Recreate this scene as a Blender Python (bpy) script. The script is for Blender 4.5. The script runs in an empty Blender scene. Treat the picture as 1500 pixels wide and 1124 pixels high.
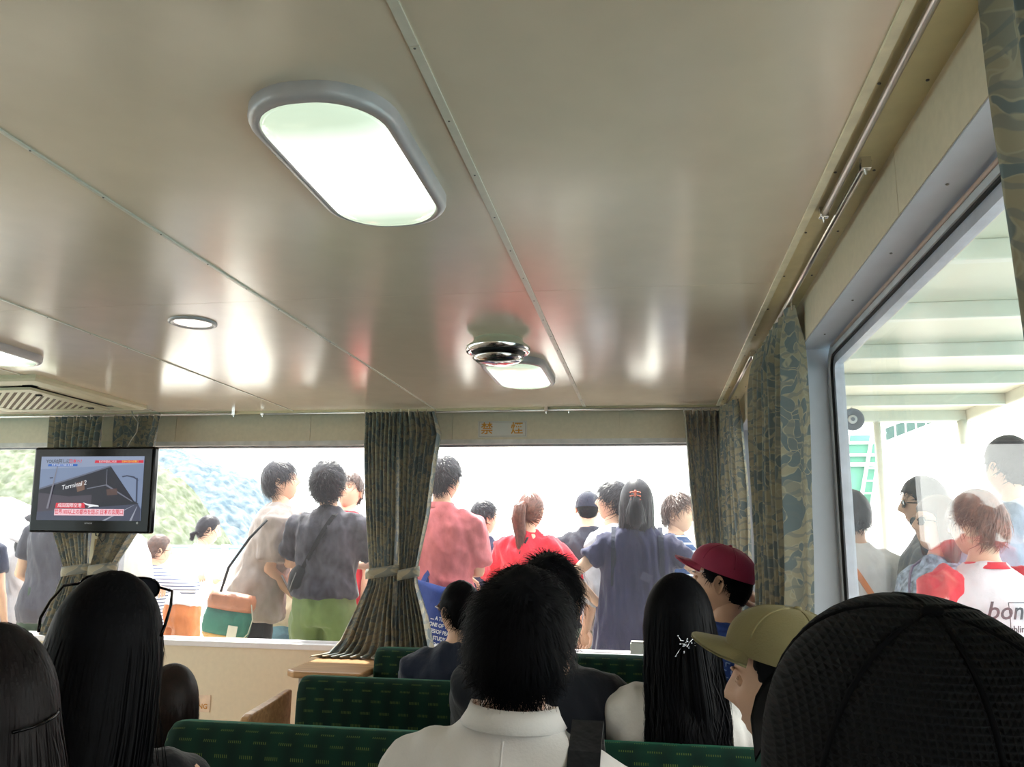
import bpy, math, random
import numpy as np
from mathutils import Vector, Matrix, noise
C = bpy.context.scene.collection
SC = bpy.context.scene
PI = math.pi
R = math.radians
random.seed(7); RNG = np.random.default_rng(7)

# ------------------------------------------------------------------ camera, sky, sun, exposure
CZ = 1.30
cd = bpy.data.cameras.new('camera'); cam = bpy.data.objects.new('camera', cd); C.objects.link(cam)
cd.sensor_fit = 'HORIZONTAL'; cd.sensor_width = 36.0; cd.lens = 36.0*1220/1500; cd.clip_start = .03; cd.clip_end = 3000
_X = Vector((0.98684755, 0.16113095, 0.01298948)); _D = Vector((-0.16062755, 0.96837322, 0.1909243)); _U = Vector((0.01818515, -0.19049965, 0.98151881))
cam.matrix_world = Matrix(((_X.x, _U.x, -_D.x, 0), (_X.y, _U.y, -_D.y, 0), (_X.z, _U.z, -_D.z, CZ), (0, 0, 0, 1)))
SC.camera = cam
w = bpy.data.worlds.new('sky'); SC.world = w; w.use_nodes = True
wn = w.node_tree.nodes; wl = w.node_tree.links
bg = wn['Background']; tc = wn.new('ShaderNodeTexCoord'); sx = wn.new('ShaderNodeSeparateXYZ'); cr = wn.new('ShaderNodeValToRGB')
wl.new(tc.outputs['Generated'], sx.inputs[0]); wl.new(sx.outputs['Z'], cr.inputs[0]); wl.new(cr.outputs[0], bg.inputs[0])
cr.color_ramp.elements[0].color = (1.0, .985, .955, 1); cr.color_ramp.elements[0].position = 0.0
cr.color_ramp.elements[1].color = (.90, .95, 1.0, 1); cr.color_ramp.elements[1].position = .9
bg.inputs[1].default_value = 2.6
sd = bpy.data.lights.new('sun', 'SUN'); sd.energy = 6.0; sd.angle = R(2.0); sd.color = (1, .95, .87)
sun = bpy.data.objects.new('sun', sd); C.objects.link(sun); sun.rotation_euler = Vector((-.28, .62, 1.25)).to_track_quat('Z', 'Y').to_euler()
SC.view_settings.view_transform = 'Standard'; SC.view_settings.look = 'None'; SC.view_settings.gamma = 1
SC.view_settings.use_curve_mapping = False; SC.view_settings.exposure = 1.12
SC.cycles.transparent_max_bounces = 24; SC.cycles.max_bounces = 9; SC.cycles.diffuse_bounces = 5
SC.cycles.glossy_bounces = 4; SC.cycles.caustics_reflective = False; SC.cycles.caustics_refractive = False
SC.cycles.sample_clamp_indirect = 6.0

# ------------------------------------------------------------------ materials
MATS = {}
def nodes(name):
    m = bpy.data.materials.new(name); m.use_nodes = True
    nt = m.node_tree; return m, nt, nt.nodes['Principled BSDF']
def N(nt, t, **kw):
    n = nt.nodes.new(t)
    for k, v in kw.items(): setattr(n, k, v)
    return n
def mat(name, col, rough=.6, var=.12, scale=20, bump=.0, bscale=120, metal=0, spec=.5, sheen=0, coat=0, stretch=(1, 1, 1), emit=None, aniso=0):
    if name in MATS: return MATS[name]
    m, nt, b = nodes(name)
    tcn = N(nt, 'ShaderNodeTexCoord'); mp = N(nt, 'ShaderNodeMapping'); mp.inputs['Scale'].default_value = stretch
    nt.links.new(tcn.outputs['Object'], mp.inputs[0])
    nz = N(nt, 'ShaderNodeTexNoise'); nz.inputs['Scale'].default_value = scale; nz.inputs['Detail'].default_value = 4
    nt.links.new(mp.outputs[0], nz.inputs['Vector'])
    rp = N(nt, 'ShaderNodeValToRGB')
    rp.color_ramp.elements[0].position = .3; rp.color_ramp.elements[1].position = .7
    rp.color_ramp.elements[0].color = tuple(max(0, c*(1-var)) for c in col)+(1,); rp.color_ramp.elements[1].color = tuple(min(1, c*(1+var)) for c in col)+(1,)
    nt.links.new(nz.outputs[0], rp.inputs[0]); nt.links.new(rp.outputs[0], b.inputs['Base Color'])
    b.inputs['Roughness'].default_value = rough; b.inputs['Metallic'].default_value = metal
    b.inputs['Specular IOR Level'].default_value = spec
    if sheen: b.inputs['Sheen Weight'].default_value = sheen
    if coat: b.inputs['Coat Weight'].default_value = coat; b.inputs['Coat Roughness'].default_value = .15
    if aniso: b.inputs['Anisotropic'].default_value = aniso
    if emit: b.inputs['Emission Color'].default_value = tuple(emit[:3])+(1,); b.inputs['Emission Strength'].default_value = emit[3]
    if bump:
        n2 = N(nt, 'ShaderNodeTexNoise'); n2.inputs['Scale'].default_value = bscale; n2.inputs['Detail'].default_value = 3
        nt.links.new(mp.outputs[0], n2.inputs['Vector'])
        bp = N(nt, 'ShaderNodeBump'); bp.inputs['Strength'].default_value = bump; bp.inputs['Distance'].default_value = .01
        nt.links.new(n2.outputs[0], bp.inputs['Height']); nt.links.new(bp.outputs[0], b.inputs['Normal'])
    MATS[name] = m; return m
def flat(name, col, e=0, rough=.5):
    if name in MATS: return MATS[name]
    m, nt, b = nodes(name)
    b.inputs['Base Color'].default_value = tuple(col)+(1,); b.inputs['Roughness'].default_value = rough
    if e: b.inputs['Base Color'].default_value = (0, 0, 0, 1); b.inputs['Emission Color'].default_value = tuple(col)+(1,); b.inputs['Emission Strength'].default_value = e
    MATS[name] = m; return m
def stripes(name, c1, c2, axis='Z', scale=30, rough=.85, width=.5, coord='Object'):
    if name in MATS: return MATS[name]
    m, nt, b = nodes(name)
    t = N(nt, 'ShaderNodeTexCoord'); wv = N(nt, 'ShaderNodeTexWave'); wv.bands_direction = axis; wv.inputs['Scale'].default_value = scale
    wv.inputs['Distortion'].default_value = .6; wv.inputs['Detail Scale'].default_value = .4
    rp = N(nt, 'ShaderNodeValToRGB'); rp.color_ramp.interpolation = 'CONSTANT'
    rp.color_ramp.elements[0].color = c1+(1,); rp.color_ramp.elements[1].color = c2+(1,); rp.color_ramp.elements[1].position = width
    nt.links.new(t.outputs[coord], wv.inputs[0]); nt.links.new(wv.outputs[0], rp.inputs[0]); nt.links.new(rp.outputs[0], b.inputs['Base Color'])
    b.inputs['Roughness'].default_value = rough; MATS[name] = m; return m
def lin(r, g, b_): return tuple(((c/255)/12.92 if c/255 <= .04045 else ((c/255+.055)/1.055)**2.4) for c in (r, g, b_))

def curtain_mat():
    m, nt, b = nodes('curtain_cloth'); L = nt.links
    uv = N(nt, 'ShaderNodeUVMap'); uv.uv_map = 'UVMap'
    n1 = N(nt, 'ShaderNodeTexNoise'); n1.inputs['Scale'].default_value = 7; L.new(uv.outputs[0], n1.inputs[0])
    mx = N(nt, 'ShaderNodeMixRGB'); mx.inputs[0].default_value = .25; L.new(uv.outputs[0], mx.inputs[1]); L.new(n1.outputs['Color'], mx.inputs[2])
    # interlocking leaf shapes with pale veins
    vo = N(nt, 'ShaderNodeTexVoronoi'); vo.inputs['Scale'].default_value = 24; L.new(mx.outputs[0], vo.inputs[0])
    r1 = N(nt, 'ShaderNodeValToRGB'); r1.color_ramp.interpolation = 'EASE'
    e = r1.color_ramp.elements; e[0].position = .30; e[0].color = (.15, .185, .20, 1); e[1].position = .60; e[1].color = (.36, .315, .225, 1)
    sp = N(nt, 'ShaderNodeSeparateColor'); L.new(vo.outputs['Color'], sp.inputs[0]); L.new(sp.outputs[0], r1.inputs[0])
    ve = N(nt, 'ShaderNodeTexVoronoi'); ve.feature = 'DISTANCE_TO_EDGE'; ve.inputs['Scale'].default_value = 24; L.new(mx.outputs[0], ve.inputs[0])
    r2 = N(nt, 'ShaderNodeValToRGB'); r2.color_ramp.elements[0].position = .02; r2.color_ramp.elements[0].color = (1, 1, 1, 1); r2.color_ramp.elements[1].position = .06; r2.color_ramp.elements[1].color = (0, 0, 0, 1)
    L.new(ve.outputs['Distance'], r2.inputs[0])
    m2 = N(nt, 'ShaderNodeMixRGB'); m2.inputs[2].default_value = (.40, .36, .27, 1); L.new(r2.outputs[0], m2.inputs[0]); L.new(r1.outputs[0], m2.inputs[1])
    wv = N(nt, 'ShaderNodeTexWave'); wv.wave_type = 'RINGS'; wv.inputs['Scale'].default_value = 9; wv.inputs['Distortion'].default_value = 9; L.new(uv.outputs[0], wv.inputs[0])
    r3 = N(nt, 'ShaderNodeValToRGB'); r3.color_ramp.elements[0].position = .78; r3.color_ramp.elements[0].color = (0, 0, 0, 1); r3.color_ramp.elements[1].position = .9; r3.color_ramp.elements[1].color = (.6, .6, .6, 1); L.new(wv.outputs[0], r3.inputs[0])
    m3 = N(nt, 'ShaderNodeMixRGB'); m3.inputs[2].default_value = (.17, .195, .20, 1); L.new(r3.outputs[0], m3.inputs[0]); L.new(m2.outputs[0], m3.inputs[1])
    L.new(m3.outputs[0], b.inputs['Base Color']); b.inputs['Roughness'].default_value = .75; b.inputs['Sheen Weight'].default_value = .2
    tr = N(nt, 'ShaderNodeBsdfTranslucent'); L.new(m3.outputs[0], tr.inputs[0]); ms = N(nt, 'ShaderNodeMixShader'); ms.inputs[0].default_value = .12
    L.new(b.outputs[0], ms.inputs[1]); L.new(tr.outputs[0], ms.inputs[2]); L.new(ms.outputs[0], nt.nodes['Material Output'].inputs[0])
    return m
CURT = curtain_mat()

def glass_mat(name, dust=.05, tint=(.96, .98, .97), ior=.0):
    m = bpy.data.materials.new(name); m.use_nodes = True; nt = m.node_tree; L = nt.links; nt.nodes.remove(nt.nodes['Principled BSDF'])
    tr = N(nt, 'ShaderNodeBsdfTransparent'); tr.inputs[0].default_value = tint+(1,)
    gl = N(nt, 'ShaderNodeBsdfGlossy'); gl.inputs['Roughness'].default_value = .0; gl.inputs[0].default_value = (1, 1, 1, 1)
    ge = N(nt, 'ShaderNodeNewGeometry'); dt = N(nt, 'ShaderNodeVectorMath', operation='DOT_PRODUCT'); L.new(ge.outputs['Normal'], dt.inputs[0]); L.new(ge.outputs['Incoming'], dt.inputs[1])
    def M_(op, a, b=None):
        n = N(nt, 'ShaderNodeMath', operation=op)
        for i, q in enumerate((a, b)):
            if q is None: continue
            if isinstance(q, (int, float)): n.inputs[i].default_value = q
            else: L.new(q, n.inputs[i])
        return n.outputs[0]
    f5 = M_('POWER', M_('SUBTRACT', 1.0, M_('ABSOLUTE', dt.outputs['Value'])), 5.0); fr = N(nt, 'ShaderNodeMath', operation='ADD'); L.new(M_('MULTIPLY', f5, .36), fr.inputs[0]); fr.inputs[1].default_value = ior
    m1 = N(nt, 'ShaderNodeMixShader'); L.new(fr.outputs[0], m1.inputs[0]); L.new(tr.outputs[0], m1.inputs[1]); L.new(gl.outputs[0], m1.inputs[2])
    tl = N(nt, 'ShaderNodeBsdfTranslucent'); tl.inputs[0].default_value = (.95, .95, 1, 1)
    t = N(nt, 'ShaderNodeTexCoord'); nz = N(nt, 'ShaderNodeTexNoise'); nz.inputs['Scale'].default_value = 2.5; nz.inputs['Detail'].default_value = 9; L.new(t.outputs['Object'], nz.inputs[0])
    rp = N(nt, 'ShaderNodeValToRGB'); rp.color_ramp.elements[0].position = .35; rp.color_ramp.elements[0].color = (dust*.6,)*3+(1,); rp.color_ramp.elements[1].position = .72; rp.color_ramp.elements[1].color = (dust*1.6,)*3+(1,)
    L.new(nz.outputs[0], rp.inputs[0])
    m2 = N(nt, 'ShaderNodeMixShader'); L.new(rp.outputs[0], m2.inputs[0]); L.new(m1.outputs[0], m2.inputs[1]); L.new(tl.outputs[0], m2.inputs[2])
    L.new(m2.outputs[0], nt.nodes['Material Output'].inputs[0]); return m
GLASS = glass_mat('window_glass', .008); GLASS_SIDE = glass_mat('side_window_glass', .014, (.98, .98, .965), .02)

def seat_mat():
    m, nt, b = nodes('green_moquette'); L = nt.links
    t = N(nt, 'ShaderNodeTexCoord')
    ck = N(nt, 'ShaderNodeTexBrick'); ck.inputs['Scale'].default_value = 1; ck.inputs['Brick Width'].default_value = .066; ck.inputs['Row Height'].default_value = .040
    ck.inputs['Mortar Size'].default_value = .0165; ck.inputs['Mortar Smooth'].default_value = .1; ck.inputs['Color1'].default_value = (1, 1, 1, 1); ck.inputs['Color2'].default_value = (.8, .8, .8, 1); ck.inputs['Mortar'].default_value = (0, 0, 0, 1)
    sp = N(nt, 'ShaderNodeSeparateXYZ'); cb = N(nt, 'ShaderNodeCombineXYZ'); L.new(t.outputs['Object'], sp.inputs[0]); L.new(sp.outputs[0], cb.inputs[0])
    ad = N(nt, 'ShaderNodeMath', operation='ADD'); L.new(sp.outputs[1], ad.inputs[0]); L.new(sp.outputs[2], ad.inputs[1]); L.new(ad.outputs[0], cb.inputs[1]); L.new(cb.outputs[0], ck.inputs[0])
    wv = N(nt, 'ShaderNodeTexWave'); wv.bands_direction = 'X'; wv.inputs['Scale'].default_value = 62; L.new(t.outputs['Object'], wv.inputs[0])
    st = N(nt, 'ShaderNodeMath', operation='GREATER_THAN'); st.inputs[1].default_value = .62; L.new(wv.outputs[0], st.inputs[0])
    mu = N(nt, 'ShaderNodeMath', operation='MULTIPLY'); L.new(ck.outputs[0], mu.inputs[0]); L.new(st.outputs[0], mu.inputs[1])
    w2 = N(nt, 'ShaderNodeTexWave'); w2.bands_direction = 'X'; w2.inputs['Scale'].default_value = 4.2; L.new(t.outputs['Object'], w2.inputs[0])
    base = N(nt, 'ShaderNodeMixRGB'); base.inputs[1].default_value = (.0012, .012, .0085, 1); base.inputs[2].default_value = (.0016, .022, .013, 1); L.new(w2.outputs[0], base.inputs[0])
    mx = N(nt, 'ShaderNodeMixRGB'); mx.inputs[2].default_value = (.075, .11, .022, 1); L.new(mu.outputs[0], mx.inputs[0]); L.new(base.outputs[0], mx.inputs[1])
    L.new(mx.outputs[0], b.inputs['Base Color']); b.inputs['Roughness'].default_value = .85; b.inputs['Specular IOR Level'].default_value = .2
    b.inputs['Sheen Weight'].default_value = .12; b.inputs['Sheen Tint'].default_value = (.1, .7, .4, 1); b.inputs['Sheen Roughness'].default_value = .4
    return m
SEAT = seat_mat()
def wood_mat():
    m, nt, b = nodes('varnished_wood'); L = nt.links
    t = N(nt, 'ShaderNodeTexCoord'); mp = N(nt, 'ShaderNodeMapping'); mp.inputs['Scale'].default_value = (3, 22, 22); L.new(t.outputs['Object'], mp.inputs[0])
    nz = N(nt, 'ShaderNodeTexNoise'); nz.inputs['Scale'].default_value = 2.2; nz.inputs['Detail'].default_value = 7; nz.inputs['Distortion'].default_value = .6; L.new(mp.outputs[0], nz.inputs[0])
    rp = N(nt, 'ShaderNodeValToRGB'); rp.color_ramp.elements[0].position = .3; rp.color_ramp.elements[0].color = (.33, .17, .07, 1); rp.color_ramp.elements[1].position = .72; rp.color_ramp.elements[1].color = (.55, .32, .15, 1)
    L.new(nz.outputs[0], rp.inputs[0]); L.new(rp.outputs[0], b.inputs['Base Color']); b.inputs['Roughness'].default_value = .35; return m
WOOD = wood_mat()
WALLM = mat('wall_laminate', (.68, .585, .445), .38, .04, 60, .02, 200)
LOWER = mat('lower_wall_laminate', (.76, .66, .50), .45, .03, 40, .02, 200)
CEIL = mat('ceiling_panel_enamel', (.76, .63, .495), .19, .03, 9, .010, 300, spec=1.0, aniso=0)
BATTEN = mat('batten_enamel', (.66, .61, .52), .35, .04, 40)
TRIMY = mat('cream_trim', (.72, .64, .42), .4, .04, 40)
CEIL.node_tree.nodes['Principled BSDF'].inputs['IOR'].default_value = 1.62
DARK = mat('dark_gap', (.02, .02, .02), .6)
ALU = mat('painted_aluminium', (.50, .51, .56), .38, .03, 60, metal=.15)
SILLM = mat('white_sill', (.82, .80, .84), .3, .03, 30)
CHROME = mat('chrome', (.75, .73, .73), .16, .04, 40, metal=1)
STEEL = mat('brushed_rail', (.62, .58, .55), .28, .05, 60, metal=1)
RUBBER = mat('black_rubber', (.012, .012, .014), .6)
WHITEP = mat('white_paint', (.80, .81, .80), .4, .03, 30)
BLACKPL = mat('black_gloss_plastic', (.0015, .0015, .002), .12, .1, 40, spec=.15)
BEIGEPL = mat('beige_plastic', (.66, .60, .42), .45, .03, 30)
DECKM = mat('pale_grey_deck', (.50, .465, .41), .7, .15, 12, .1)
FLOORM = mat('cabin_floor', (.34, .30, .25), .6, .15, 14)

# ------------------------------------------------------------------ mesh building
class G:
    def __init__(s): s.V = []; s.F = []; s.M = []; s.n = 0
    def add(s, v, f, mi=0):
        v = np.asarray(v, float); s.V.append(v)
        for q in f: s.F.append(tuple(int(i)+s.n for i in q)); s.M.append(mi)
        s.n += len(v); return s
    def box(s, x0, x1, y0, y1, z0, z1, mi=0, M=None):
        v = np.array([(x, y, z) for z in (z0, z1) for y in (y0, y1) for x in (x0, x1)], float)
        if M is not None: v = np.array([M @ Vector(p) for p in v])
        return s.add(v, [(0, 2, 3, 1), (4, 5, 7, 6), (0, 1, 5, 4), (2, 6, 7, 3), (0, 4, 6, 2), (1, 3, 7, 5)], mi)
    def loft(s, rings, mi=0, cap=True, closed=True):
        n = len(rings[0]); v = np.concatenate([np.asarray(r, float) for r in rings]); f = []
        for i in range(len(rings)-1):
            for j in range(n if closed else n-1):
                k = (j+1) % n; f.append((i*n+j, i*n+k, (i+1)*n+k, (i+1)*n+j))
        if cap and closed:
            c = len(v); v = np.vstack([v, np.mean(rings[0], axis=0), np.mean(rings[-1], axis=0)]); b = (len(rings)-1)*n
            for j in range(n):
                k = (j+1) % n; f.append((c, k, j)); f.append((c+1, b+j, b+k))
        return s.add(v, f, mi)
    def tube(s, pts, rad, seg=10, mi=0, cap=True, up=None, round_=False):
        pts = [Vector(p) for p in pts]; n = len(pts)
        if not hasattr(rad, '__len__'): rad = [rad]*n
        rings = []; u = None
        for i, p in enumerate(pts):
            t = (pts[min(i+1, n-1)]-pts[max(i-1, 0)]).normalized()
            if u is None or up is not None:
                ref = Vector(up) if up is not None else (Vector((0, 0, 1)) if abs(t.z) < .9 else Vector((0, 1, 0)))
                u = (ref-t*ref.dot(t)).normalized()
            else: u = (u-t*u.dot(t)).normalized()
            v = t.cross(u); r = rad[i]; a, b_ = r if hasattr(r, '__len__') else (r, r)
            rings.append([p+v*(a*math.cos(q))+u*(b_*math.sin(q)) for q in [2*PI*k/seg for k in range(seg)]])
        if round_:
            t0 = (pts[0]-pts[1]).normalized(); t1 = (pts[-1]-pts[-2]).normalized()
            r0 = np.array(rings[0]); r1 = np.array(rings[-1]); c0 = np.array(pts[0]); c1 = np.array(pts[-1])
            a0 = np.linalg.norm(r0[0]-c0); a1 = np.linalg.norm(r1[0]-c1)
            rings = [c0+(r0-c0)*.45+np.array(t0)*a0*.8, c0+(r0-c0)*.8+np.array(t0)*a0*.5]+rings+[c1+(r1-c1)*.8+np.array(t1)*a1*.5, c1+(r1-c1)*.45+np.array(t1)*a1*.8]
        return s.loft(rings, mi, cap)
    def ball(s, c, r, nu=16, nv=10, mi=0, M=None):
        r = r if hasattr(r, '__len__') else (r, r, r); rings = []
        for i in range(nv+1):
            th = PI*max(.02, min(.98, i/nv)); rings.append([(math.sin(th)*math.cos(p)*r[0], math.sin(th)*math.sin(p)*r[1], math.cos(th)*r[2]) for p in [2*PI*k/nu for k in range(nu)]])
        rings = [[(M @ Vector(q) if M is not None else Vector(q))+Vector(c) for q in rg] for rg in rings][::-1]
        return s.loft(rings, mi)
    def prism(s, poly, axis, a0, a1, mi=0):
        # poly: 2D points; axis: the extrusion axis; remaining axes in order
        def P(p, a): return {'x': (a, p[0], p[1]), 'y': (p[0], a, p[1]), 'z': (p[0], p[1], a)}[axis]
        n = len(poly); v = [P(p, a0) for p in poly]+[P(p, a1) for p in poly]
        return s.add(v, [tuple(range(n))[::-1], tuple(range(n, 2*n))]+[(i, (i+1) % n, n+(i+1) % n, n+i) for i in range(n)], mi)
    def mesh(s, name, mats):
        me = bpy.data.meshes.new(name); me.from_pydata(np.concatenate(s.V).tolist(), [], s.F)
        for m in (mats if isinstance(mats, (list, tuple)) else [mats]): me.materials.append(m)
        if len(me.materials) > 1: me.polygons.foreach_set('material_index', s.M)
        return me
    def build(s, name, mats, parent=None, smooth=False, bevel=0, loc=None):
        me = s.mesh(name, mats); me.validate()
        if smooth: me.shade_smooth()
        return link(name, me, parent, bevel, loc)
def link(name, me, parent=None, bevel=0, loc=None):
    o = bpy.data.objects.new(name, me); C.objects.link(o)
    if parent is not None: o.parent = parent
    if loc: o.location = loc
    if bevel:
        b = o.modifiers.new('bevel', 'BEVEL'); b.width = bevel; b.segments = 2; b.limit_method = 'ANGLE'
    return o
def tag(o, label=None, cat=None, group=None, kind=None):
    for k, v in (('label', label), ('category', cat), ('group', group), ('kind', kind)):
        if v: o[k] = v
    return o
def empty(name, loc=(0, 0, 0), rz=0, label=None, cat=None, group=None, kind=None):
    o = bpy.data.objects.new(name, None); C.objects.link(o); o.location = loc; o.rotation_euler = (0, 0, rz); o.empty_display_size = .1
    return tag(o, label, cat, group, kind)
def bx(name, m, x0, x1, y0, y1, z0, z1, parent=None, bevel=0, kind=None):
    cx, cy, cz = (x0+x1)/2, (y0+y1)/2, (z0+z1)/2
    o = G().box(x0-cx, x1-cx, y0-cy, y1-cy, z0-cz, z1-cz).build(name, m, parent, bevel=bevel)
    o.location = (cx, cy, cz); return tag(o, kind=kind)
def text(name, s, size, m, parent, loc, rot=(PI/2, 0, 0), ext=.0004, sx=1.0, align='CENTER', bold=0, shear=0):
    cu = bpy.data.curves.new(name, 'FONT'); cu.body = s; cu.size = size; cu.extrude = ext; cu.align_x = align; cu.align_y = 'CENTER'; cu.offset = bold; cu.shear = shear; cu.resolution_u = 3
    t = bpy.data.objects.new(name, cu); C.objects.link(t)
    dg = bpy.context.evaluated_depsgraph_get(); me = bpy.data.meshes.new_from_object(t.evaluated_get(dg)); bpy.data.objects.remove(t)
    me.materials.clear(); me.materials.append(m)
    o = bpy.data.objects.new(name, me); C.objects.link(o); o.parent = parent; o.location = loc; o.rotation_euler = rot; o.scale = (sx, 1, 1); return o
def fuse(g, voxel, smooth=3):
    me = g.mesh('tmp', []); o = bpy.data.objects.new('tmp', me); C.objects.link(o)
    r = o.modifiers.new('r', 'REMESH'); r.mode = 'VOXEL'; r.voxel_size = voxel; r.use_smooth_shade = True
    if smooth: s_ = o.modifiers.new('s', 'SMOOTH'); s_.iterations = smooth; s_.factor = .5
    dg = bpy.context.evaluated_depsgraph_get(); m2 = bpy.data.meshes.new_from_object(o.evaluated_get(dg)); bpy.data.objects.remove(o); bpy.data.meshes.remove(me)
    return m2
def wrinkle(me, amp, freq=(14, 14, 7), seed=0, amp2=0):
    n = len(me.vertices); co = np.empty(n*3); me.vertices.foreach_get('co', co); co = co.reshape(-1, 3)
    no = np.empty(n*3); me.vertices.foreach_get('normal', no); no = no.reshape(-1, 3)
    for i in range(n):
        p = co[i]; q = Vector((p[0]*freq[0]+seed, p[1]*freq[1], p[2]*freq[2]+.6*p[0]*freq[0]))
        a = 1-abs(noise.noise(q))*2.2
        if amp2: a += amp2*noise.noise(q*2.7)
        co[i] = p+no[i]*(amp*(a-.15))
    me.vertices.foreach_set('co', co.ravel()); me.update()

# ------------------------------------------------------------------ room shell
WY = 4.28; XR = .44; XL = -5.03; YB = -3.2; H = 2.0
tag(bx('floor', FLOORM, XL-.1, XR+.1, YB, WY+.1, -.05, 0), kind='structure')
ceil = tag(bx('ceiling', DARK, XL-.1, XR, YB, WY, H+.012, H+.06), kind='structure')
PX = [-5.03, -4.245, -3.46, -2.675, -1.89, -1.105, -.32, .337]; PY = [-3.2, -1.4, .4, 2.22, 4.2]
ci = lambda o: (setattr(o, 'parent', ceil), setattr(o, 'matrix_parent_inverse', ceil.matrix_world.inverted()))
bpy.context.view_layer.update()
def child(o, p):
    bpy.context.view_layer.update(); o.parent = p; o.matrix_parent_inverse = p.matrix_world.inverted(); return o
panels = []
for i in range(len(PX)-1):
    for j in range(len(PY)-1):
        panels.append(bx('ceiling_panel', CEIL, PX[i]+.002, PX[i+1]-.002, PY[j]+.0008, PY[j+1]-.0008, H, H+.012))
sc_me = None
def screws(name, pts, r, m, axis='z'):
    g = G()
    out = []
    me = G().ball((0, 0, 0), (r, r, r*.5) if axis == 'z' else ((r*.5, r, r) if axis == 'x' else (r, r*.5, r)), 8, 6).mesh(name, m)
    for p in pts: out.append(link(name, me, None, loc=p))
    return out
SCREW = mat('screw_steel', (.16, .15, .14), .4, metal=.6)
bat = []
for i, x in enumerate(PX[1:-1]):
    hw = .0075 if abs(x+.32) < .01 else .004
    ys = [YB, -.9, 1.035, WY-.08] if hw > .005 else [YB, .6, 2.22, WY-.08]
    for a, b_ in zip(ys[:-1], ys[1:]):
        bat.append(bx('batten', BATTEN, x-hw, x+hw, a+.001, b_-.001, H-.0035, H+.002))
    bat += screws('batten_screw', [(x, y, H-.004) for y in np.arange(.2, 4.2, .21)], .0022, SCREW)
lip = bx('edge_strip', TRIMY, XL, .352, 4.19, 4.225, H-.012, H+.01)
for o in panels+bat+[lip]: child(o, ceil)
# right hand cove with its light edge strip
cove = tag(bx('trim_1', mat('cove_panel', (.74, .63, .36), .35, .04, 30), .349, XR+.02, YB, WY, H-.001, H+.02), kind='structure')
child(bx('edge_strip', mat('pale_strip', (.88, .82, .62), .4), .335, .350, YB, WY-.05, H-.006, H+.008), cove)
for xa, ya, yb in ((.373, -.6, 1.71), (.402, 1.5, 3.0), (.380, 3.03, 4.12)): child(bx('rail_shadow_strip', DARK, xa, xa+.009, ya, yb, H-.0018, H), cove)  # dark strips paint the rails' shadow along their track on the cove
for o in screws('cove_screw', [(x, y, H-.003) for y in np.arange(.3, 4.2, .31) for x in (.356, .425)], .003, SCREW): child(o, cove)

# front wall
wf = tag(bx('wall_front', LOWER, XL, .6, WY, WY+.1, 0, .765), kind='structure')
fj = [XL, -4.2, -3.404, -2.62, -1.822, -1.026, -.145, .44]
for a, b_ in zip(fj[:-1], fj[1:]):
    child(bx('wall_panel', WALLM, a+.0012, b_-.0012, WY-.004, WY+.01, 1.845, H+.01), wf)
child(bx('upper_beam', WALLM, XL, .6, WY, WY+.1, 1.83, H+.05), wf)
for a in (-2.62, -1.64): child(bx('joint_strip', mat('joint', (.55, .46, .34), .5), a-.001, a+.001, WY-.001, WY, .02, .76), wf)
tag(bx('trim_2', mat('head_trim', (.66, .62, .60), .35), XL, .46, WY-.006, WY+.05, 1.822, 1.846), kind='structure')
tag(bx('trim_3', mat('head_frame', (.30, .28, .30), .4), XL, .52, WY+.03, WY+.06, 1.812, 1.824), kind='structure')
sill = tag(bx('trim_4', SILLM, XL, .5, WY-.03, WY+.1, .755, .785, bevel=.006), kind='structure')
child(bx('sill_bead', SILLM, XL, .5, WY+.015, WY+.045, .785, .797), sill)
# window bays in the front wall: a left bay, a wide bay, the bay by the corner
bays = [(XL+.05, -3.06), (-2.93, -1.36), (-1.25, .46)]
for i, (a, b_) in enumerate(bays):
    wdw = tag(bx('window_%d' % (i+1), GLASS, a, b_, WY+.055, WY+.061, .785, 1.83), kind='structure')
    fr = G().box(a, a+.018, WY+.03, WY+.08, .785, 1.83).box(b_-.018, b_, WY+.03, WY+.08, .785, 1.83).build('window_frame', ALU); child(fr, wdw)
pm = mat('pillar_laminate', (.60, .54, .38), .45, .03)
for k, (a, b_) in enumerate([(-3.06, -2.93), (-1.36, -1.25)]):
    p = tag(bx('trim_%d' % (5+k), pm, a, b_, WY-.02, WY+.1, .78, 1.85), kind='structure')
    if k == 0:
        child(bx('brown_plate', mat('brown_plate', (.30, .20, .07), .5), -3.035, -2.96, WY-.024, WY-.02, 1.215, 1.305), p)
        child(bx('latch', mat('latch', (.10, .08, .05), .5), -3.03, -2.985, WY-.05, WY-.02, 1.09, 1.16), p)
# right wall
wr = tag(bx('wall_right', LOWER, XR, .62, YB, WY+.1, 0, .75), kind='structure')
rj = [YB, -1.2, .35, 1.46, 2.5, 3.6, WY]
for a, b_ in zip(rj[:-1], rj[1:]): child(bx('wall_panel', WALLM, XR-.002, XR+.02, a+.001, b_-.001, 1.875, H), wr)
child(bx('upper_beam', WALLM, XR+.01, .62, YB, WY+.1, 1.885, H+.05), wr)
JB = mat('recess_paint', (.46, .47, .53), .4, .03)
child(bx('soffit', JB, XR, .56, YB, WY, 1.872, 1.886), wr)
for o in screws('soffit_screw', [(.475, y, 1.871) for y in np.arange(.37, 4.3, .32)], .003, SCREW): child(o, wr)
child(bx('pillar', JB, XR, .56, 2.47, 3.12, .75, 1.875), wr)
child(bx('pillar', JB, XR, .56, 4.2, WY+.05, .75, 1.875), wr)
child(bx('sill_board', SILLM, XR-.02, .56, YB, WY, .735, .765), wr)
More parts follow.
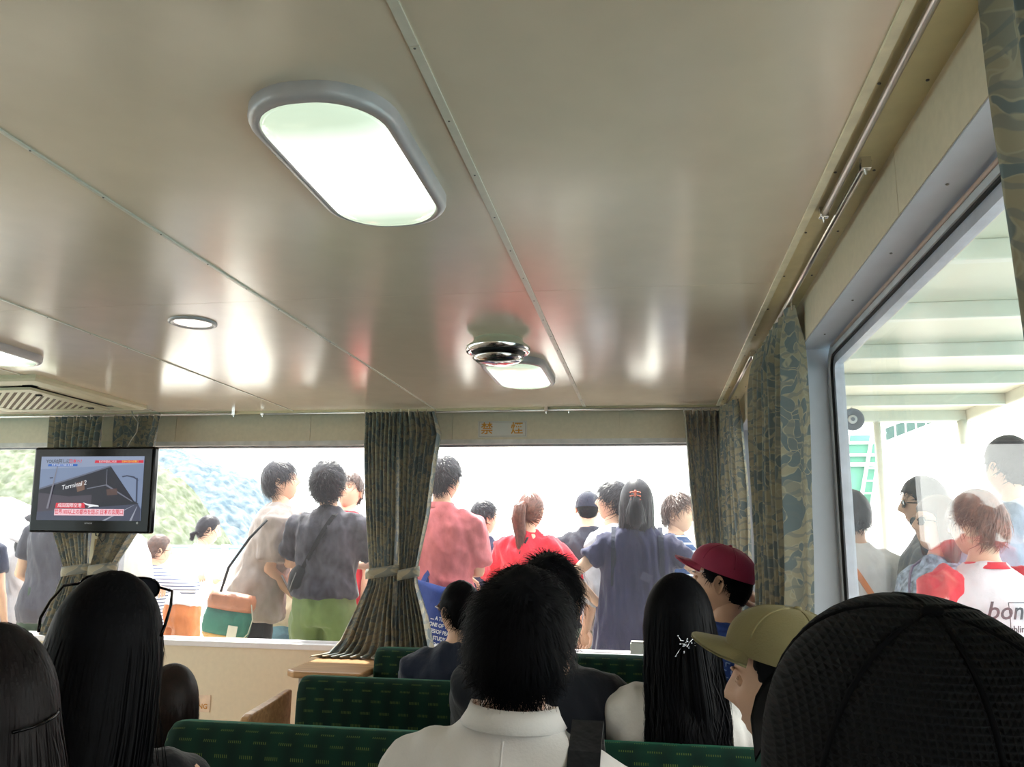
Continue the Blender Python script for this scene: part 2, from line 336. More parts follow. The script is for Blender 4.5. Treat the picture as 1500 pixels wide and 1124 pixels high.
def side_window(n, y0, y1):
    x0 = .525; r = .07; zt = 1.866; zb = .765
    wdw = tag(bx('window_%d' % n, GLASS_SIDE, x0+.012, x0+.018, y0+.02, y1-.02, zb, zt), kind='structure')
    def rr(e):
        a0, a1, b0, b1 = y0+e, y1-e, zb+e, zt-e; q = max(.01, r-e); P = []
        for cx, cy, s0 in ((a1-q, b1-q, 0), (a0+q, b1-q, 90), (a0+q, b0+q, 180), (a1-q, b0+q, 270)):
            for k in range(7): t = R(s0+k*15); P.append((cx+q*math.cos(t), cy+q*math.sin(t)))
        return P
    def band(name, m, e0, e1, xa, xb):
        o_, i_ = rr(e0), rr(e1); n_ = len(o_); v = [(xa, *p) for p in o_]+[(xa, *p) for p in i_]+[(xb, *p) for p in i_]+[(xb, *p) for p in o_]; f = []
        for k in range(n_):
            l = (k+1) % n_
            for a, b_ in ((0, 1), (1, 2), (2, 3), (3, 0)): f.append((a*n_+k, a*n_+l, b_*n_+l, b_*n_+k))
        return child(G().add(v, f).build(name, m), wdw)
    band('outer_frame', mat('frame_face', (.56, .57, .61), .35), 0, .022, x0-.012, x0+.01)
    band('gasket', RUBBER, .022, .027, x0-.008, x0+.01)
    band('inner_frame', mat('inner_frame', (.50, .50, .58), .3), .027, .05, x0-.002, x0+.02)
    g = G(); g.tube([(x0-.014, y0+.08, zt-.004), (x0-.014, y1-.08, zt-.004)], .004, 8); child(g.build('copper_bead', mat('copper_bead', (.62, .44, .34), .3, metal=.5), smooth=True), wdw)
side_window(4, -2.0, 2.47); side_window(5, 3.12, 4.2)
# left wall and the wall behind, with windows
wl_ = tag(bx('wall_left', LOWER, XL-.1, XL, YB, WY+.1, 0, .75), kind='structure')
child(bx('upper_beam', WALLM, XL-.1, XL, YB, WY+.1, 1.87, H+.05), wl_)
for a, b_ in ((YB, -2.2), (.6, .9), (4.0, WY)): child(bx('pillar', pm, XL-.1, XL, a, b_, .75, 1.88), wl_)
tag(bx('window_6', GLASS, XL-.06, XL-.054, -2.2, .6, .75, 1.87), kind='structure')
tag(bx('window_7', GLASS, XL-.06, XL-.054, .9, 4.0, .75, 1.87), kind='structure')
wb = tag(bx('wall_back', LOWER, XL-.1, .6, YB-.1, YB, 0, .8), kind='structure')
child(bx('upper_beam', WALLM, XL-.1, .6, YB-.1, YB, 1.8, H+.05), wb)
child(bx('wall_panel', WALLM, XL-.1, .6, YB-.1, YB, .8, 1.8), wb)

# ------------------------------------------------------------------ curtain rails
def rail(p0, p1, label, br=(0, 1), r=.0065):
    t = empty('curtain_rail', p0, label=label, cat='rail', group='curtain rails under the ceiling edge')
    q = Vector(p1)-Vector(p0); G().tube([(0, 0, 0), q*.5, q], r, 10).build('rod', STEEL, t, smooth=True)
    up = H+.012-p0[2]
    for b_ in br:
        c = q*b_; g = G(); g.box(c.x-.009, c.x+.009, c.y-.007, c.y+.007, c.z-.008, c.z+up); g.tube([c+Vector((0, 0, -.006)), c+Vector((0, 0, -.018))], [.004, .002], 8)
        g.build('bracket', CHROME, t, bevel=.002)
rail((.368, -.6, 1.985), (.368, 1.715, 1.985), 'long curtain rail ending over the large side window')
rail((.397, 1.49, 1.985), (.397, 3.0, 1.985), 'curtain rail running to the gathered curtain on the side pillar')
rail((.375, 3.02, 1.985), (.375, 4.14, 1.985), 'short curtain rail into the front right corner')
rail((.36, 4.185, 1.983), (-.515, 4.185, 1.983), 'front rail from the right corner to the no smoking sign')
rail((-.40, 4.20, 1.985), (-2.07, 4.20, 1.985), 'front rail crossing above the middle pair of curtains')
rail((-2.23, 4.185, 1.985), (-4.9, 4.185, 1.985), 'front rail running behind the television')

# ------------------------------------------------------------------ curtains
def curtain(label, st, folds, origin, seed=0, tie=None, cloth=1.1, group='patterned cabin curtains', m=CURT, nu=150):
    """st: list of (z, (x0,y0), (x1,y1), depth); tie: (z, height)"""
    t = empty('curtain', origin, label=label, cat='curtain', group=group)
    st = sorted(st, key=lambda s: -s[0]); zs = [s[0] for s in st][::-1]
    arr = np.array([[*s[1], *s[2], s[3]] for s in st][::-1]); nv = 70; rows = []; uv = []
    for j in range(nv+1):
        z = st[0][0]+(st[-1][0]-st[0][0])*j/nv
        k = [float(np.interp(z, zs, arr[:, c])) for c in range(5)]
        a = Vector(k[:2]); b_ = Vector(k[2:4]); ch = b_-a; nrm = Vector((ch.y, -ch.x)).normalized() if ch.length > 1e-6 else Vector((0, -1)); dep = k[4]; row = []
        hd = max(0, 1-(st[0][0]-z)/.10)
        for i in range(nu+1):
            u = i/nu; w_ = noise.noise(Vector((u*4+seed, z*1.3, seed)))*.35*(1-hd)
            ph = 2*PI*folds*(u+.05*noise.noise(Vector((u*3, seed*3.1, .3))))+w_*5
            f = math.sin(ph)+.35*math.sin(2*ph+1.1+seed)*(1-hd)+.5*noise.noise(Vector((u*folds*.9, z*2.2, seed+9)))
            uu = u+.35/folds/2/PI*math.sin(2*ph+.6)
            p = a+ch*uu+nrm*(dep*f*(1-.35*hd)); zz = z
            if j == nv: zz = z+.01*math.sin(ph)
            row.append((p.x-origin[0], p.y-origin[1], zz-origin[2])); uv.append((u*cloth+seed, z))
        rows.append(row)
    g = G(); g.loft(rows, cap=False, closed=False); me = g.mesh('cloth', m); me.shade_smooth()
    ul = me.uv_layers.new(name='UVMap'); lv = np.empty(len(me.loops), int); me.loops.foreach_get('vertex_index', lv); ul.data.foreach_set('uv', np.array(uv)[lv].ravel())
    link('cloth', me, t)
    if tie:
        z, hh = tie; k = [float(np.interp(z, zs, arr[:, c])) for c in range(5)]
        a = Vector(k[:2]); b_ = Vector(k[2:4]); c = (a+b_)/2-Vector(origin[:2]); d = (b_-a); L_ = d.length/2+.012; d.normalize(); n2 = Vector((d.y, -d.x)); dp = k[4]*1.6+.012; rings = []
        for zz, s_ in ((z-hh/2, 1.0), (z-hh/2, 1.06), (z, 1.1), (z+hh/2, 1.06), (z+hh/2, 1.0)):
            rings.append([(*(c+d*(L_*s_*math.cos(q))+n2*(dp*s_*math.sin(q))), zz-origin[2]+.012*math.cos(q)) for q in [2*PI*i/40 for i in range(40)]])
        g = G(); g.loft(rings, cap=False); me = g.mesh('tie_band', m); me.shade_smooth()
        ul = me.uv_layers.new(name='UVMap'); lv = np.empty(len(me.loops), int); me.loops.foreach_get('vertex_index', lv); vv = np.array([(i % 40/40*.3+3, i//40*.02) for i in range(200)]); ul.data.foreach_set('uv', vv[lv].ravel())
        link('tie_band', me, t)
    # hooks on the rail
    s0 = st[0]
    for i in range(5):
        a = Vector(s0[1])*(1-i/4)+Vector(s0[2])*(i/4)-Vector(origin[:2]); G().tube([(a.x, a.y, s0[0]-origin[2]-.02), (a.x, a.y, s0[0]-origin[2]+.012)], .002, 6).build('hook', CHROME, t)
    return t
Y = 4.13
curtain('left half of the middle curtain pair, tied and flaring onto the wooden table',
        [(1.975, (-1.465, Y), (-1.27, Y), .022), (1.80, (-1.465, Y), (-1.27, Y), .02), (1.45, (-1.435, Y), (-1.262, Y), .02), (1.16, (-1.405, Y+.01), (-1.262, Y+.01), .018), (1.10, (-1.41, Y), (-1.255, Y), .022), (.95, (-1.47, Y-.02), (-1.24, Y-.02), .032), (.83, (-1.52, Y-.05), (-1.22, Y-.04), .04), (.775, (-1.56, Y-.10), (-1.20, Y-.08), .05), (.762, (-1.63, Y-.16), (-1.18, Y-.14), .03)], 9, (-1.36, Y, .77), 1.3, (1.16, .05))
curtain('right half of the middle curtain pair, leaning right above its tie, behind the front bench',
        [(1.975, (-1.275, Y), (-1.085, Y), .022), (1.86, (-1.27, Y), (-1.05, Y), .022), (1.7, (-1.262, Y), (-1.075, Y), .022), (1.45, (-1.255, Y), (-1.10, Y), .02), (1.16, (-1.243, Y+.01), (-1.16, Y+.01), .016), (1.10, (-1.245, Y), (-1.15, Y), .02), (.95, (-1.24, Y-.02), (-1.09, Y-.02), .03), (.80, (-1.22, Y-.05), (-1.045, Y-.05), .035), (.765, (-1.21, Y-.08), (-1.03, Y-.08), .035)], 8, (-1.2, Y, .77), 4.1, (1.155, .05))
curtain('curtain left of the pillar behind the television, tied back',
        [(1.972, (-3.30, Y), (-2.97, Y), .02), (1.8, (-3.28, Y), (-2.98, Y), .022), (1.4, (-3.22, Y), (-2.99, Y), .02), (1.14, (-3.11, Y+.01), (-2.975, Y+.01), .015), (1.0, (-3.14, Y), (-2.97, Y), .025), (.80, (-3.2, Y), (-2.98, Y), .03)], 9, (-3.1, Y, .8), 7.7, (1.14, .05))
curtain('curtain right of the pillar behind the television, tied back',
        [(1.972, (-2.90, Y), (-2.63, Y), .02), (1.8, (-2.88, Y), (-2.65, Y), .022), (1.4, (-2.90, Y), (-2.67, Y), .02), (1.14, (-2.955, Y+.01), (-2.83, Y+.01), .015), (1.0, (-2.95, Y), (-2.80, Y), .025), (.80, (-2.97, Y), (-2.74, Y), .03)], 8, (-2.85, Y, .8), 11.2, (1.15, .05))
curtain('curtain hanging at the right end of the front window, above the red cap',
        [(1.965, (.175, 4.15), (.345, 4.15), .02), (1.6, (.19, 4.15), (.34, 4.15), .022), (1.2, (.22, 4.15), (.345, 4.15), .02), (.80, (.245, 4.15), (.345, 4.15), .022)], 6, (.26, 4.15, .8), 15.5)
curtain('curtain around the front right corner, lit blue by the side window',
        [(1.975, (.352, 4.12), (.40, 3.88), .018), (1.6, (.352, 4.12), (.415, 3.86), .02), (1.2, (.35, 4.12), (.42, 3.84), .02), (.80, (.35, 4.12), (.42, 3.82), .02)], 5, (.38, 4.0, .8), 19.1, cloth=.7)
curtain('long gathered curtain on the side pillar, between the two side windows',
        [(1.975, (.385, 2.98), (.402, 2.34), .017), (1.85, (.375, 2.96), (.41, 2.36), .026), (1.5, (.365, 2.86), (.405, 2.36), .032), (1.1, (.36, 2.80), (.40, 2.38), .034), (.76, (.355, 2.78), (.40, 2.36), .034)], 8, (.39, 2.6, .77), 23.3, cloth=1.4)
curtain('nearest curtain, hanging at the top right edge of the view',
        [(1.975, (.375, .86), (.395, .40), .016), (1.6, (.38, .86), (.41, .38), .022), (1.2, (.385, .85), (.41, .36), .024), (.76, (.385, .84), (.41, .34), .024)], 8, (.38, .65, .77), 29.9, cloth=1.3)

# ------------------------------------------------------------------ ceiling lamps
def stadium(hx, hy, r, n=10):
    P = []
    for cx, cy, s0 in ((hx-r, hy-r, 0), (-hx+r, hy-r, 90), (-hx+r, -hy+r, 180), (hx-r, -hy+r, 270)):
        for k in range(n+1): t = R(s0+k*90/n); P.append((cx+r*math.cos(t), cy+r*math.sin(t)))
    return P
def lens_mat():
    m, nt, b = nodes('lamp_lens'); L = nt.links
    t = N(nt, 'ShaderNodeTexCoord'); sp = N(nt, 'ShaderNodeSeparateXYZ'); L.new(t.outputs['Object'], sp.inputs[0])
    a = N(nt, 'ShaderNodeMath', operation='ABSOLUTE'); L.new(sp.outputs[1], a.inputs[0])
    rp = N(nt, 'ShaderNodeValToRGB'); e = rp.color_ramp.elements; e[0].position = .0; e[0].color = (2.3, 2.4, 2.3, 1); e[1].position = .20; e[1].color = (.68, .82, .62, 1)
    L.new(a.outputs[0], rp.inputs[0]); L.new(rp.outputs[0], b.inputs['Emission Color']); b.inputs['Emission Strength'].default_value = .42
    b.inputs['Base Color'].default_value = (.35, .38, .34, 1); b.inputs['Roughness'].default_value = .12; return m
LENS = lens_mat(); RIM = mat('lamp_rim', (.48, .43, .44), .33, .05, 30, metal=.1)
def oval_lamp(x, y, label, hx=.125, hy=.272):
    t = empty('ceiling_lamp', (x, y, H), label=label, cat='lamp', group='long rounded ceiling lamps')
    ring = lambda e, z: [(p[0], p[1], z) for p in stadium(hx-e, hy-e, max(.02, .115-e))]
    G().loft([ring(-.002, 0), ring(-.002, -.016), ring(.001, -.022), ring(.004, -.025), ring(.016, -.028), ring(.019, -.022)], cap=False).build('rim', RIM, t, smooth=True)
    G().loft([ring(.018, -.023), ring(.023, -.030), ring(.05, -.036), ring(.09, -.038)], cap=True).build('lens', LENS, t, smooth=True)
    return t
oval_lamp(-.524, 1.376, 'large lit rounded ceiling lamp nearest the camera')
oval_lamp(-.512, 3.28, 'lit rounded ceiling lamp behind the round air outlet')
oval_lamp(-2.44, 2.62, 'ceiling lamp cut by the left edge, beside the air conditioner')
# spill of the lit tubes
for (x, y) in ((-.512, 1.345), (-.512, 3.28), (-2.44, 2.62)): pass
def disc(r, z, n=40): return [(r*math.cos(2*PI*k/n), r*math.sin(2*PI*k/n), z) for k in range(n)]
t = empty('downlight', (-1.457, 2.42, H), label='small round lit downlight set in the ceiling', cat='lamp')
G().loft([disc(.076, .002), disc(.076, -.005), disc(.066, -.008), disc(.058, -.003), disc(.058, .0)], cap=False).build('rim', RIM, t, smooth=True)
G().loft([disc(.058, -.002), disc(.03, -.005)], cap=True).build('lens', flat('downlight_lens', (1, .93, .82), 1.3), t, smooth=True)
# round air outlet
t = empty('air_outlet', (-.508, 2.76, H), label='round chrome air outlet on the ceiling with a dark ring slot', cat='vent')
CRM = mat('outlet_enamel', (.60, .56, .42), .35, .03)
G().loft([disc(.085, 0), disc(.088, -.012), disc(.11, -.028), disc(.112, -.034)], cap=False).build('collar', CRM, t, smooth=True)
G().loft([disc(.112, -.034), disc(.110, -.046), disc(.098, -.050), disc(.09, -.036)], cap=False).build('rim', CHROME, t, smooth=True)
G().loft([disc(.092, -.03), disc(.092, -.045), disc(.07, -.05)], cap=True).build('slot', DARK, t, smooth=True)
G().loft([disc(.05, -.05), disc(.086, -.062), disc(.088, -.068), disc(.07, -.082), disc(.02, -.09)], cap=True).build('deflector', CHROME, t, smooth=True)
# ceiling cassette air conditioner
t = empty('air_conditioner', (-3.02, 3.56, H), label='square beige air conditioner cassette in the ceiling above the television', cat='air conditioner')
g = G(); s0, s1 = .41, .335
def sq(a, z): return [(a, a, z), (-a, a, z), (-a, -a, z), (a, -a, z)]
g.loft([sq(s0, .0), sq(s0, -.016), sq(s0-.012, -.026), sq(s1, -.030), sq(s1-.01, -.012)], cap=False); g.build('frame', BEIGEPL, t)
G().box(-s1, s1, -s1, s1, -.016, -.011).build('duct', DARK, t)
g = G(); gq = .265; g.loft([sq(gq+.02, -.03), sq(gq+.02, -.042), sq(gq-.03, -.044), sq(gq-.03, -.034)], cap=False); g.build('grille_frame', BEIGEPL, t)
G().box(-gq+.02, gq-.02, -gq+.02, gq-.02, -.0395, -.03).build('filter', mat('filter_brown', (.20, .15, .10), .8), t)
for i in range(21):
    c = -.40+i*.04; a0, a1 = max(-.235, c-.235), min(.235, c+.235); g = G(); d_ = .0048     # slanted slats run corner to corner
    g.add([(x+s_*d_, c-x+s_*d_, z) for x in (a0, a1) for s_ in (-1, 1) for z in (-.0425, -.0405)], [(0, 1, 3, 2), (4, 6, 7, 5), (0, 4, 5, 1), (2, 3, 7, 6), (0, 2, 6, 4), (1, 5, 7, 3)]); g.build('slat', BEIGEPL, t)
for sx_, sy_ in ((1, 0), (0, 1), (-1, 0), (0, -1)):
    a, b_ = (.012, .25) if sx_ else (.25, .012); G().box(sx_*.305-a, sx_*.305+a, sy_*.305-b_, sy_*.305+b_, -.026, -.022).build('louvre', mat('louvre', (.55, .50, .36), .5), t)
cl = G().box(-.012, .012, -.008, .008, -.006, .0).mesh('clip', DARK)
for x, y in ((.24, -.17), (.24, .2), (-.24, -.17)): link('clip', cl, t, loc=(x, y, -.044))

# ------------------------------------------------------------------ signs
ORG = flat('orange_ink', lin(205, 140, 40), rough=.5)
CLR = mat('clear_acrylic', (.68, .64, .60), .25, .02)
t = empty('no_smoking_sign', (-.757, WY-.004, 1.899), label='acrylic sign with two orange characters above the front window', cat='sign')
G().box(-.13, .13, -.004, 0, -.043, .043).build('plate', CLR, t, bevel=.001)
g = G()
for a in ((-.124, .124, -.038, -.036), (-.124, .124, .036, .038), (-.124, -.122, -.038, .038), (.122, .124, -.038, .038)): g.box(a[0], a[1], -.0055, -.004, a[2], a[3])
g.build('engraved_border', mat('border_grey', (.40, .34, .30), .5), t)
text('character', '禁', .066, ORG, t, (-.082, -.0055, 0), bold=.0009); text('character', '煙', .066, ORG, t, (.078, -.0055, 0), bold=.0009)
t = empty('no_smoking_sign', (-2.40, WY, .47), label='pale wall sign below the front window reading NO SMOKING, half hidden by a child', cat='sign')
G().box(-.14, .115, -.004, 0, -.045, .04).build('plate', mat('pink_plate', (.80, .62, .48), .4), t, bevel=.001)
text('lettering', 'NO SMOKING', .036, ORG, t, (-.012, -.0052, -.018), bold=.0004)
text('character', '禁', .04, ORG, t, (-.07, -.0052, .018)); text('character', '煙', .04, ORG, t, (.01, -.0052, .018))

# ------------------------------------------------------------------ television
TV = empty('television', (-2.855, 3.93, 1.555), label='black flat screen television hung in front of the left pillar, showing an airport building', cat='television')
TV.rotation_euler = (R(3), 0, R(0))
hw, hh = .345, .222
G().box(-hw, hw, 0, .05, -hh, hh).build('bezel', BLACKPL, TV, bevel=.012)
G().box(-.25, .25, .05, .09, -.17, .17).build('back_cover', mat('dull_black', (.01, .01, .01), .6), TV, bevel=.01)
SE = .62
def fl(n, r, g_, b_): return flat('screen_'+n, lin(r, g_, b_), .46)
x0, x1, z0, z1 = -.298, .292, -.157, .172
scr = G().box(x0, x1, -.002, .001, z0, z1).build('screen', fl('sky', 120, 135, 165), TV)
def S(u, v): return (x0+(x1-x0)*u, z1-(z1-z0)*v)      # u right, v down, 0..1
lay = [0]
def poly(name, pts, m, lift=None):
    lay[0] += 1; d = -.0022-.00025*lay[0]; q = [S(*p) for p in pts]; return G().prism(q[::-1], 'y', d, d+.0002).build(name, m, scr)
poly('picture_shape', [(0, .0), (1, .0), (1, .12), (.0, .2)], fl('sky_low', 140, 152, 178))
poly('picture_shape', [(.0, .50), (.68, .145), (.94, .72), (.0, .86)], fl('building', 26, 22, 40))
poly('picture_shape', [(.0, .57), (.30, .63), (.52, .60), (.52, .86), (0, .88)], fl('facade', 66, 58, 72))
poly('picture_shape', [(.0, .50), (.68, .145), (.685, .165), (.0, .525)], fl('roof_edge', 96, 100, 120))
poly('picture_shape', [(.66, .44), (.94, .72), (.925, .72), (.65, .46)], fl('strut', 110, 112, 128))
poly('picture_shape', [(.47, .50), (.655, .44), (.655, .455), (.47, .515)], fl('strut', 110, 112, 128))
poly('picture_shape', [(.65, .20), (.655, .20), (.66, .45), (.653, .45)], fl('strut', 110, 112, 128))
poly('picture_shape', [(.36, .42), (.44, .38), (.45, .52), (.38, .56)], fl('warm', 112, 82, 70))
poly('picture_shape', [(.66, .52), (.76, .50), (.77, .60), (.67, .61)], fl('warm_dim', 84, 60, 58))
poly('picture_shape', [(.0, .87), (.92, .74), (.97, .74), (1, .82), (1, 1), (0, 1)], fl('road', 62, 66, 88))
poly('picture_shape', [(.64, 1), (.93, .76), (.935, .76), (.67, 1)], fl('road_line', 150, 155, 170))
poly('picture_shape', [(.90, 1), (.962, .78), (.966, .78), (.92, 1)], fl('road_line', 150, 155, 170))
poly('picture_shape', [(.52, .74), (.94, .70), (.98, .74), (.52, .80)], fl('cars', 24, 26, 40))
for (a, b_, m_) in ((.11, .165, 'mast'), (.955, .93, 'mast_dark')):
    pass
poly('picture_shape', [(.09, .82), (.11, .82), (.185, .04), (.178, .04)], fl('mast', 120, 118, 130))
poly('picture_shape', [(.94, .34), (.955, .34), (.965, .72), (.95, .72)], fl('mast_dark', 50, 58, 84))
poly('picture_shape', [(.80, .31), (.85, .295), (.92, .315), (.965, .375), (.955, .38), (.91, .335), (.85, .315), (.81, .33)], fl('mast_dark', 50, 58, 84))
poly('picture_shape', [(.10, .33), (.135, .325), (.135, .345), (.105, .35)], fl('mast_dark', 50, 58, 84))
poly('banner', [(.535, .062), (1, .062), (1, .105), (.53, .105)], fl('red', 205, 30, 60))
poly('banner', [(.08, .12), (.365, .12), (.365, .155), (.075, .155)], fl('blue', 30, 92, 176))
poly('banner', [(.185, .73), (.46, .73), (.47, .81), (.18, .81)], fl('red2', 214, 36, 62))
poly('banner', [(.175, .822), (.845, .822), (.845, .925), (.175, .925)], fl('pink', 236, 196, 206))
WT, BK = fl('white', 236, 238, 242), fl('black', 20, 18, 26)
def stx(s_, u, v, size, m, sx=1.0, bold=0, rot=0, shear=0):
    x, z = S(u, v); lay[0] += 1
    return text('screen_lettering', s_, size, m, scr, (x, -.0024-.00025*lay[0], z), rot=(PI/2, rot, 0), ext=.0001, sx=sx, bold=bold, shear=shear)
stx('Terminal 2', .345, .455, .033, WT, 1.0, 0, rot=-.2, shear=.25)
stx('世界100以上の都市を結ぶ 日本の玄関口', .51, .872, .0275, fl('red2', 214, 36, 62), .80, .0004)
stx('成田国際空港', .32, .77, .023, WT, 1.0, .0001)
stx('YOUは何しに', .175, .078, .023, BK, .98, .0002); stx('日本へ?', .345, .078, .023, fl('red2', 214, 36, 62), .98, .0002)
stx('空港で出会う外国人を密着', .22, .138, .0105, WT, .98); stx('なぜ?今回はこの方!', .66, .084, .0125, WT, .95); stx('日本の空の玄関口', .875, .084, .0125, fl('yellow', 250, 220, 90), .95)
poly('picture_shape', [(.45, .72), (.50, .745), (.60, .765), (.605, .785), (.55, .785), (.50, .80), (.515, .775), (.475, .755)], WT)
text('maker_lettering', 'HITACHI', .011, mat('silver_ink', (.45, .45, .48), .3), TV, (.0, -.0016, -.172), ext=.0005)
g = G(); g.ball((.275, -.001, -.168), (.006, .003, .006), 10, 6); g.build('power_light', mat('power_button', (.6, .6, .62), .3), TV)
G().box(-.06, .06, .09, .20, -.06, .06).build('wall_bracket', mat('dull_black', (0, 0, 0)), TV)
g = G(); g.tube([(.03, .06, -.20), (.035, .05, -.25), (.05, .05, -.27), (.065, .05, -.25), (.06, .07, -.2)], .003, 6); g.tube([(.0, .06, -.20), (.005, .06, -.235), (.02, .06, -.24), (.03, .07, -.2)], .004, 6)
g.build('cable', RUBBER, TV, smooth=True)
g = G(); g.tube([(.12, .09, .21), (.14, .10, .26), (.16, .12, .31), (.155, .13, .36), (.13, .12, .40), (.10, .15, .425)], .0025, 6); g.tube([(.05, .09, .21), (.08, .1, .235), (.1, .1, .22)], .0025, 6)
g.build('aerial_cable', mat('grey_cable', (.45, .42, .38), .5), TV, smooth=True)

# ------------------------------------------------------------------ benches
def bench(y, x0, x1, label, top=.85):
    t = empty('bench', ((x0+x1)/2, y, 0), label=label, cat='bench', group='green upholstered benches')
    h = (x1-x0)/2; g = G(); P = []
    for (yy, zz) in ((.03, .30), (.0, .42), (-.005, .74), (.0, top-.045), (.015, top-.018), (.045, top-.002), (.075, top-.002), (.10, top-.02), (.115, top-.05), (.12, .72), (.145, .45), (.15, .30)): P.append((yy, zz))
    rings = []
    for x, s_ in ((-h, .0), (-h, .55), (-h+.008, .85), (-h+.035, 1), (h-.035, 1), (h-.008, .85), (h, .55), (h, 0)):
        c = np.array((.075, .56)); rings.append([(x, c[0]+(p[0]-c[0])*(.55+.45*s_), c[1]+(p[1]-c[1])*(.93+.07*s_)) for p in P])
    g.loft(rings, cap=True); g.build('backrest', SEAT, t, smooth=True)
    G().box(-h+.02, h-.02, .12, .60, .30, .42).build('seat_cushion', SEAT, t, bevel=.03)
    G().box(-h+.05, h-.05, .14, .56, .0, .30).build('plinth', mat('bench_plinth', (.12, .11, .10), .6), t)
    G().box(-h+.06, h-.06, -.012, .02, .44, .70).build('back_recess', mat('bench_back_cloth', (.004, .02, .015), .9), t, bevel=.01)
    return t
bench(3.67, -1.21, .36, 'green bench in the front row by the wooden table')
bench(2.82, -1.20, .36, 'green bench in the second row, behind the front bench')
bench(2.045, -1.215, .36, 'nearest visible green bench, running across the foot of the view')
bench(1.12, -1.25, .36, 'green bench just below the foot of the view', .80)
bench(.30, -1.25, .36, 'green bench beside the camera', .80)

# ------------------------------------------------------------------ wooden table by the wall
t = empty('table', (-1.2, 3.9, 0), label='wooden table under the middle curtains, at the end of the benches', cat='table')
g = G(); top = [(-1.575-(-1.2), 3.60-3.9), (-1.53+1.2, 3.555-3.9), (-.025, 3.555-3.9), (-.025, WY-.03-3.9), (-1.60+1.2, WY-.03-3.9)]
g.prism(top, 'z', .727, .757); g.build('tabletop', WOOD, t, bevel=.008)
G().box(-.33, -.29, -.28, -.24, 0, .727).build('leg', mat('grey_post', (.40, .36, .32), .5), t, bevel=.004)
G().box(-.33, -.29, .26, .30, 0, .727).build('leg', mat('grey_post', (0, 0, 0)), t, bevel=.004)
G().box(-.288, -.265, -.26, .28, .05, .72).build('side_panel', mat('orange_board', (.60, .13, .04), .5), t)
t = empty('bench_end', (-1.57, 3.4, 0), label='varnished wooden end panel with a sloping rounded top, left of the table', cat='panel')
g = G(); pr = [(-.20, .0), (-.20, .60), (-.185, .628), (-.16, .638), (.22, .672), (.22, 0)]
g.prism(pr, 'x', -.018, .018); g.build('board', WOOD, t, bevel=.008)
t = empty('sill_box', (-.068, 4.22, .797), label='small white lidded box on the front window sill', cat='box')
G().box(-.036, .036, -.03, .03, 0, .05).build('box_body', WHITEP, t, bevel=.003); G().box(-.033, .033, -.028, .028, .05, .058).build('lid', mat('pale_lid', (.62, .60, .60), .4), t, bevel=.002)

# ------------------------------------------------------------------ outside: deck, rail, roof, quay, hills
tag(bx('deck', DECKM, -9, 3.0, WY+.1, 7.0, -.06, 0), kind='structure')
tag(bx('side_deck', DECKM, .62, 2.2, -6, WY+.1, -.06, 0), kind='structure')
RAILM = mat('rail_paint', (.78, .78, .76), .4, .03)
def railing(p0, p1, label, n):
    p0 = Vector(p0); p1 = Vector(p1); t = empty('deck_railing', p0, label=label, cat='railing'); d = p1-p0
    G().tube([(0, 0, 1.06), d+Vector((0, 0, 1.06))], (.028), 10).build('top_rail', mat('rail_wood', (.62, .50, .36), .5, .1), t, smooth=True)
    for z in (.25, .52, .80): G().tube([(0, 0, z), d+Vector((0, 0, z))], .010, 8).build('rail_bar', RAILM, t, smooth=True)
    po = G().tube([(0, 0, 0), (0, 0, 1.05)], .022, 10).mesh('post', RAILM); ba = G().tube([(0, 0, .25), (0, 0, 1.05)], .008, 6).mesh('baluster', RAILM)
    for i in range(n+1): link('post', po, t, loc=d*(i/n))
    for i in range(n*5):
        if i % 5: link('baluster', ba, t, loc=d*(i/(n*5)))
railing((-8.5, 6.05, 0), (1.95, 6.05, 0), 'white deck railing with a wooden top rail beyond the front windows', 11)
railing((1.95, -2, 0), (1.95, 6.05, 0), 'white railing along the side deck beyond the side window', 8)
# side deck roof
ROOFM = mat('roof_underside', (.60, .585, .47), .5, .04, 6)
rf = empty('deck_roof', (1.3, 2, 2.12), label='pale roof over the side deck with cross beams and a front corner beam', cat='roof')
G().box(-.68, .66, -6, 3.46, .03, .06).build('roof_sheet', ROOFM, rf)
BE = mat('beam_paint', (.62, .61, .53), .45, .03)
for y in np.arange(-5.2, 3.2, .62): G().box(-.66, .64, y-.02, y+.02, -.03, .03).build('cross_beam', BE, rf, bevel=.004)
G().box(-.70, .70, 3.42, 3.50, -.035, .06).build('front_beam', BE, rf, bevel=.01)
G().box(.62, .70, -6, 3.46, -.035, .06).build('edge_beam', BE, rf, bevel=.01)
G().box(-.72, -.12, 3.50, 3.56, -.13, -.06).build('yellow_beam', mat('yellow_beam', (.68, .58, .34), .5), rf)
g = G(); g.tube([(.60, 3.44, -.03), (.60, 3.44, -.42)], .028, 12); g.tube([(.60, 3.44, -.3), (.60, 3.44, -2.12)], .014, 10); g.build('corner_post', BE, rf, smooth=True)
g = G(); g.tube([(.105, 3.44, -.04), (.105, 3.44, -2.12)], .022, 12); g.build('post', BE, rf, smooth=True)
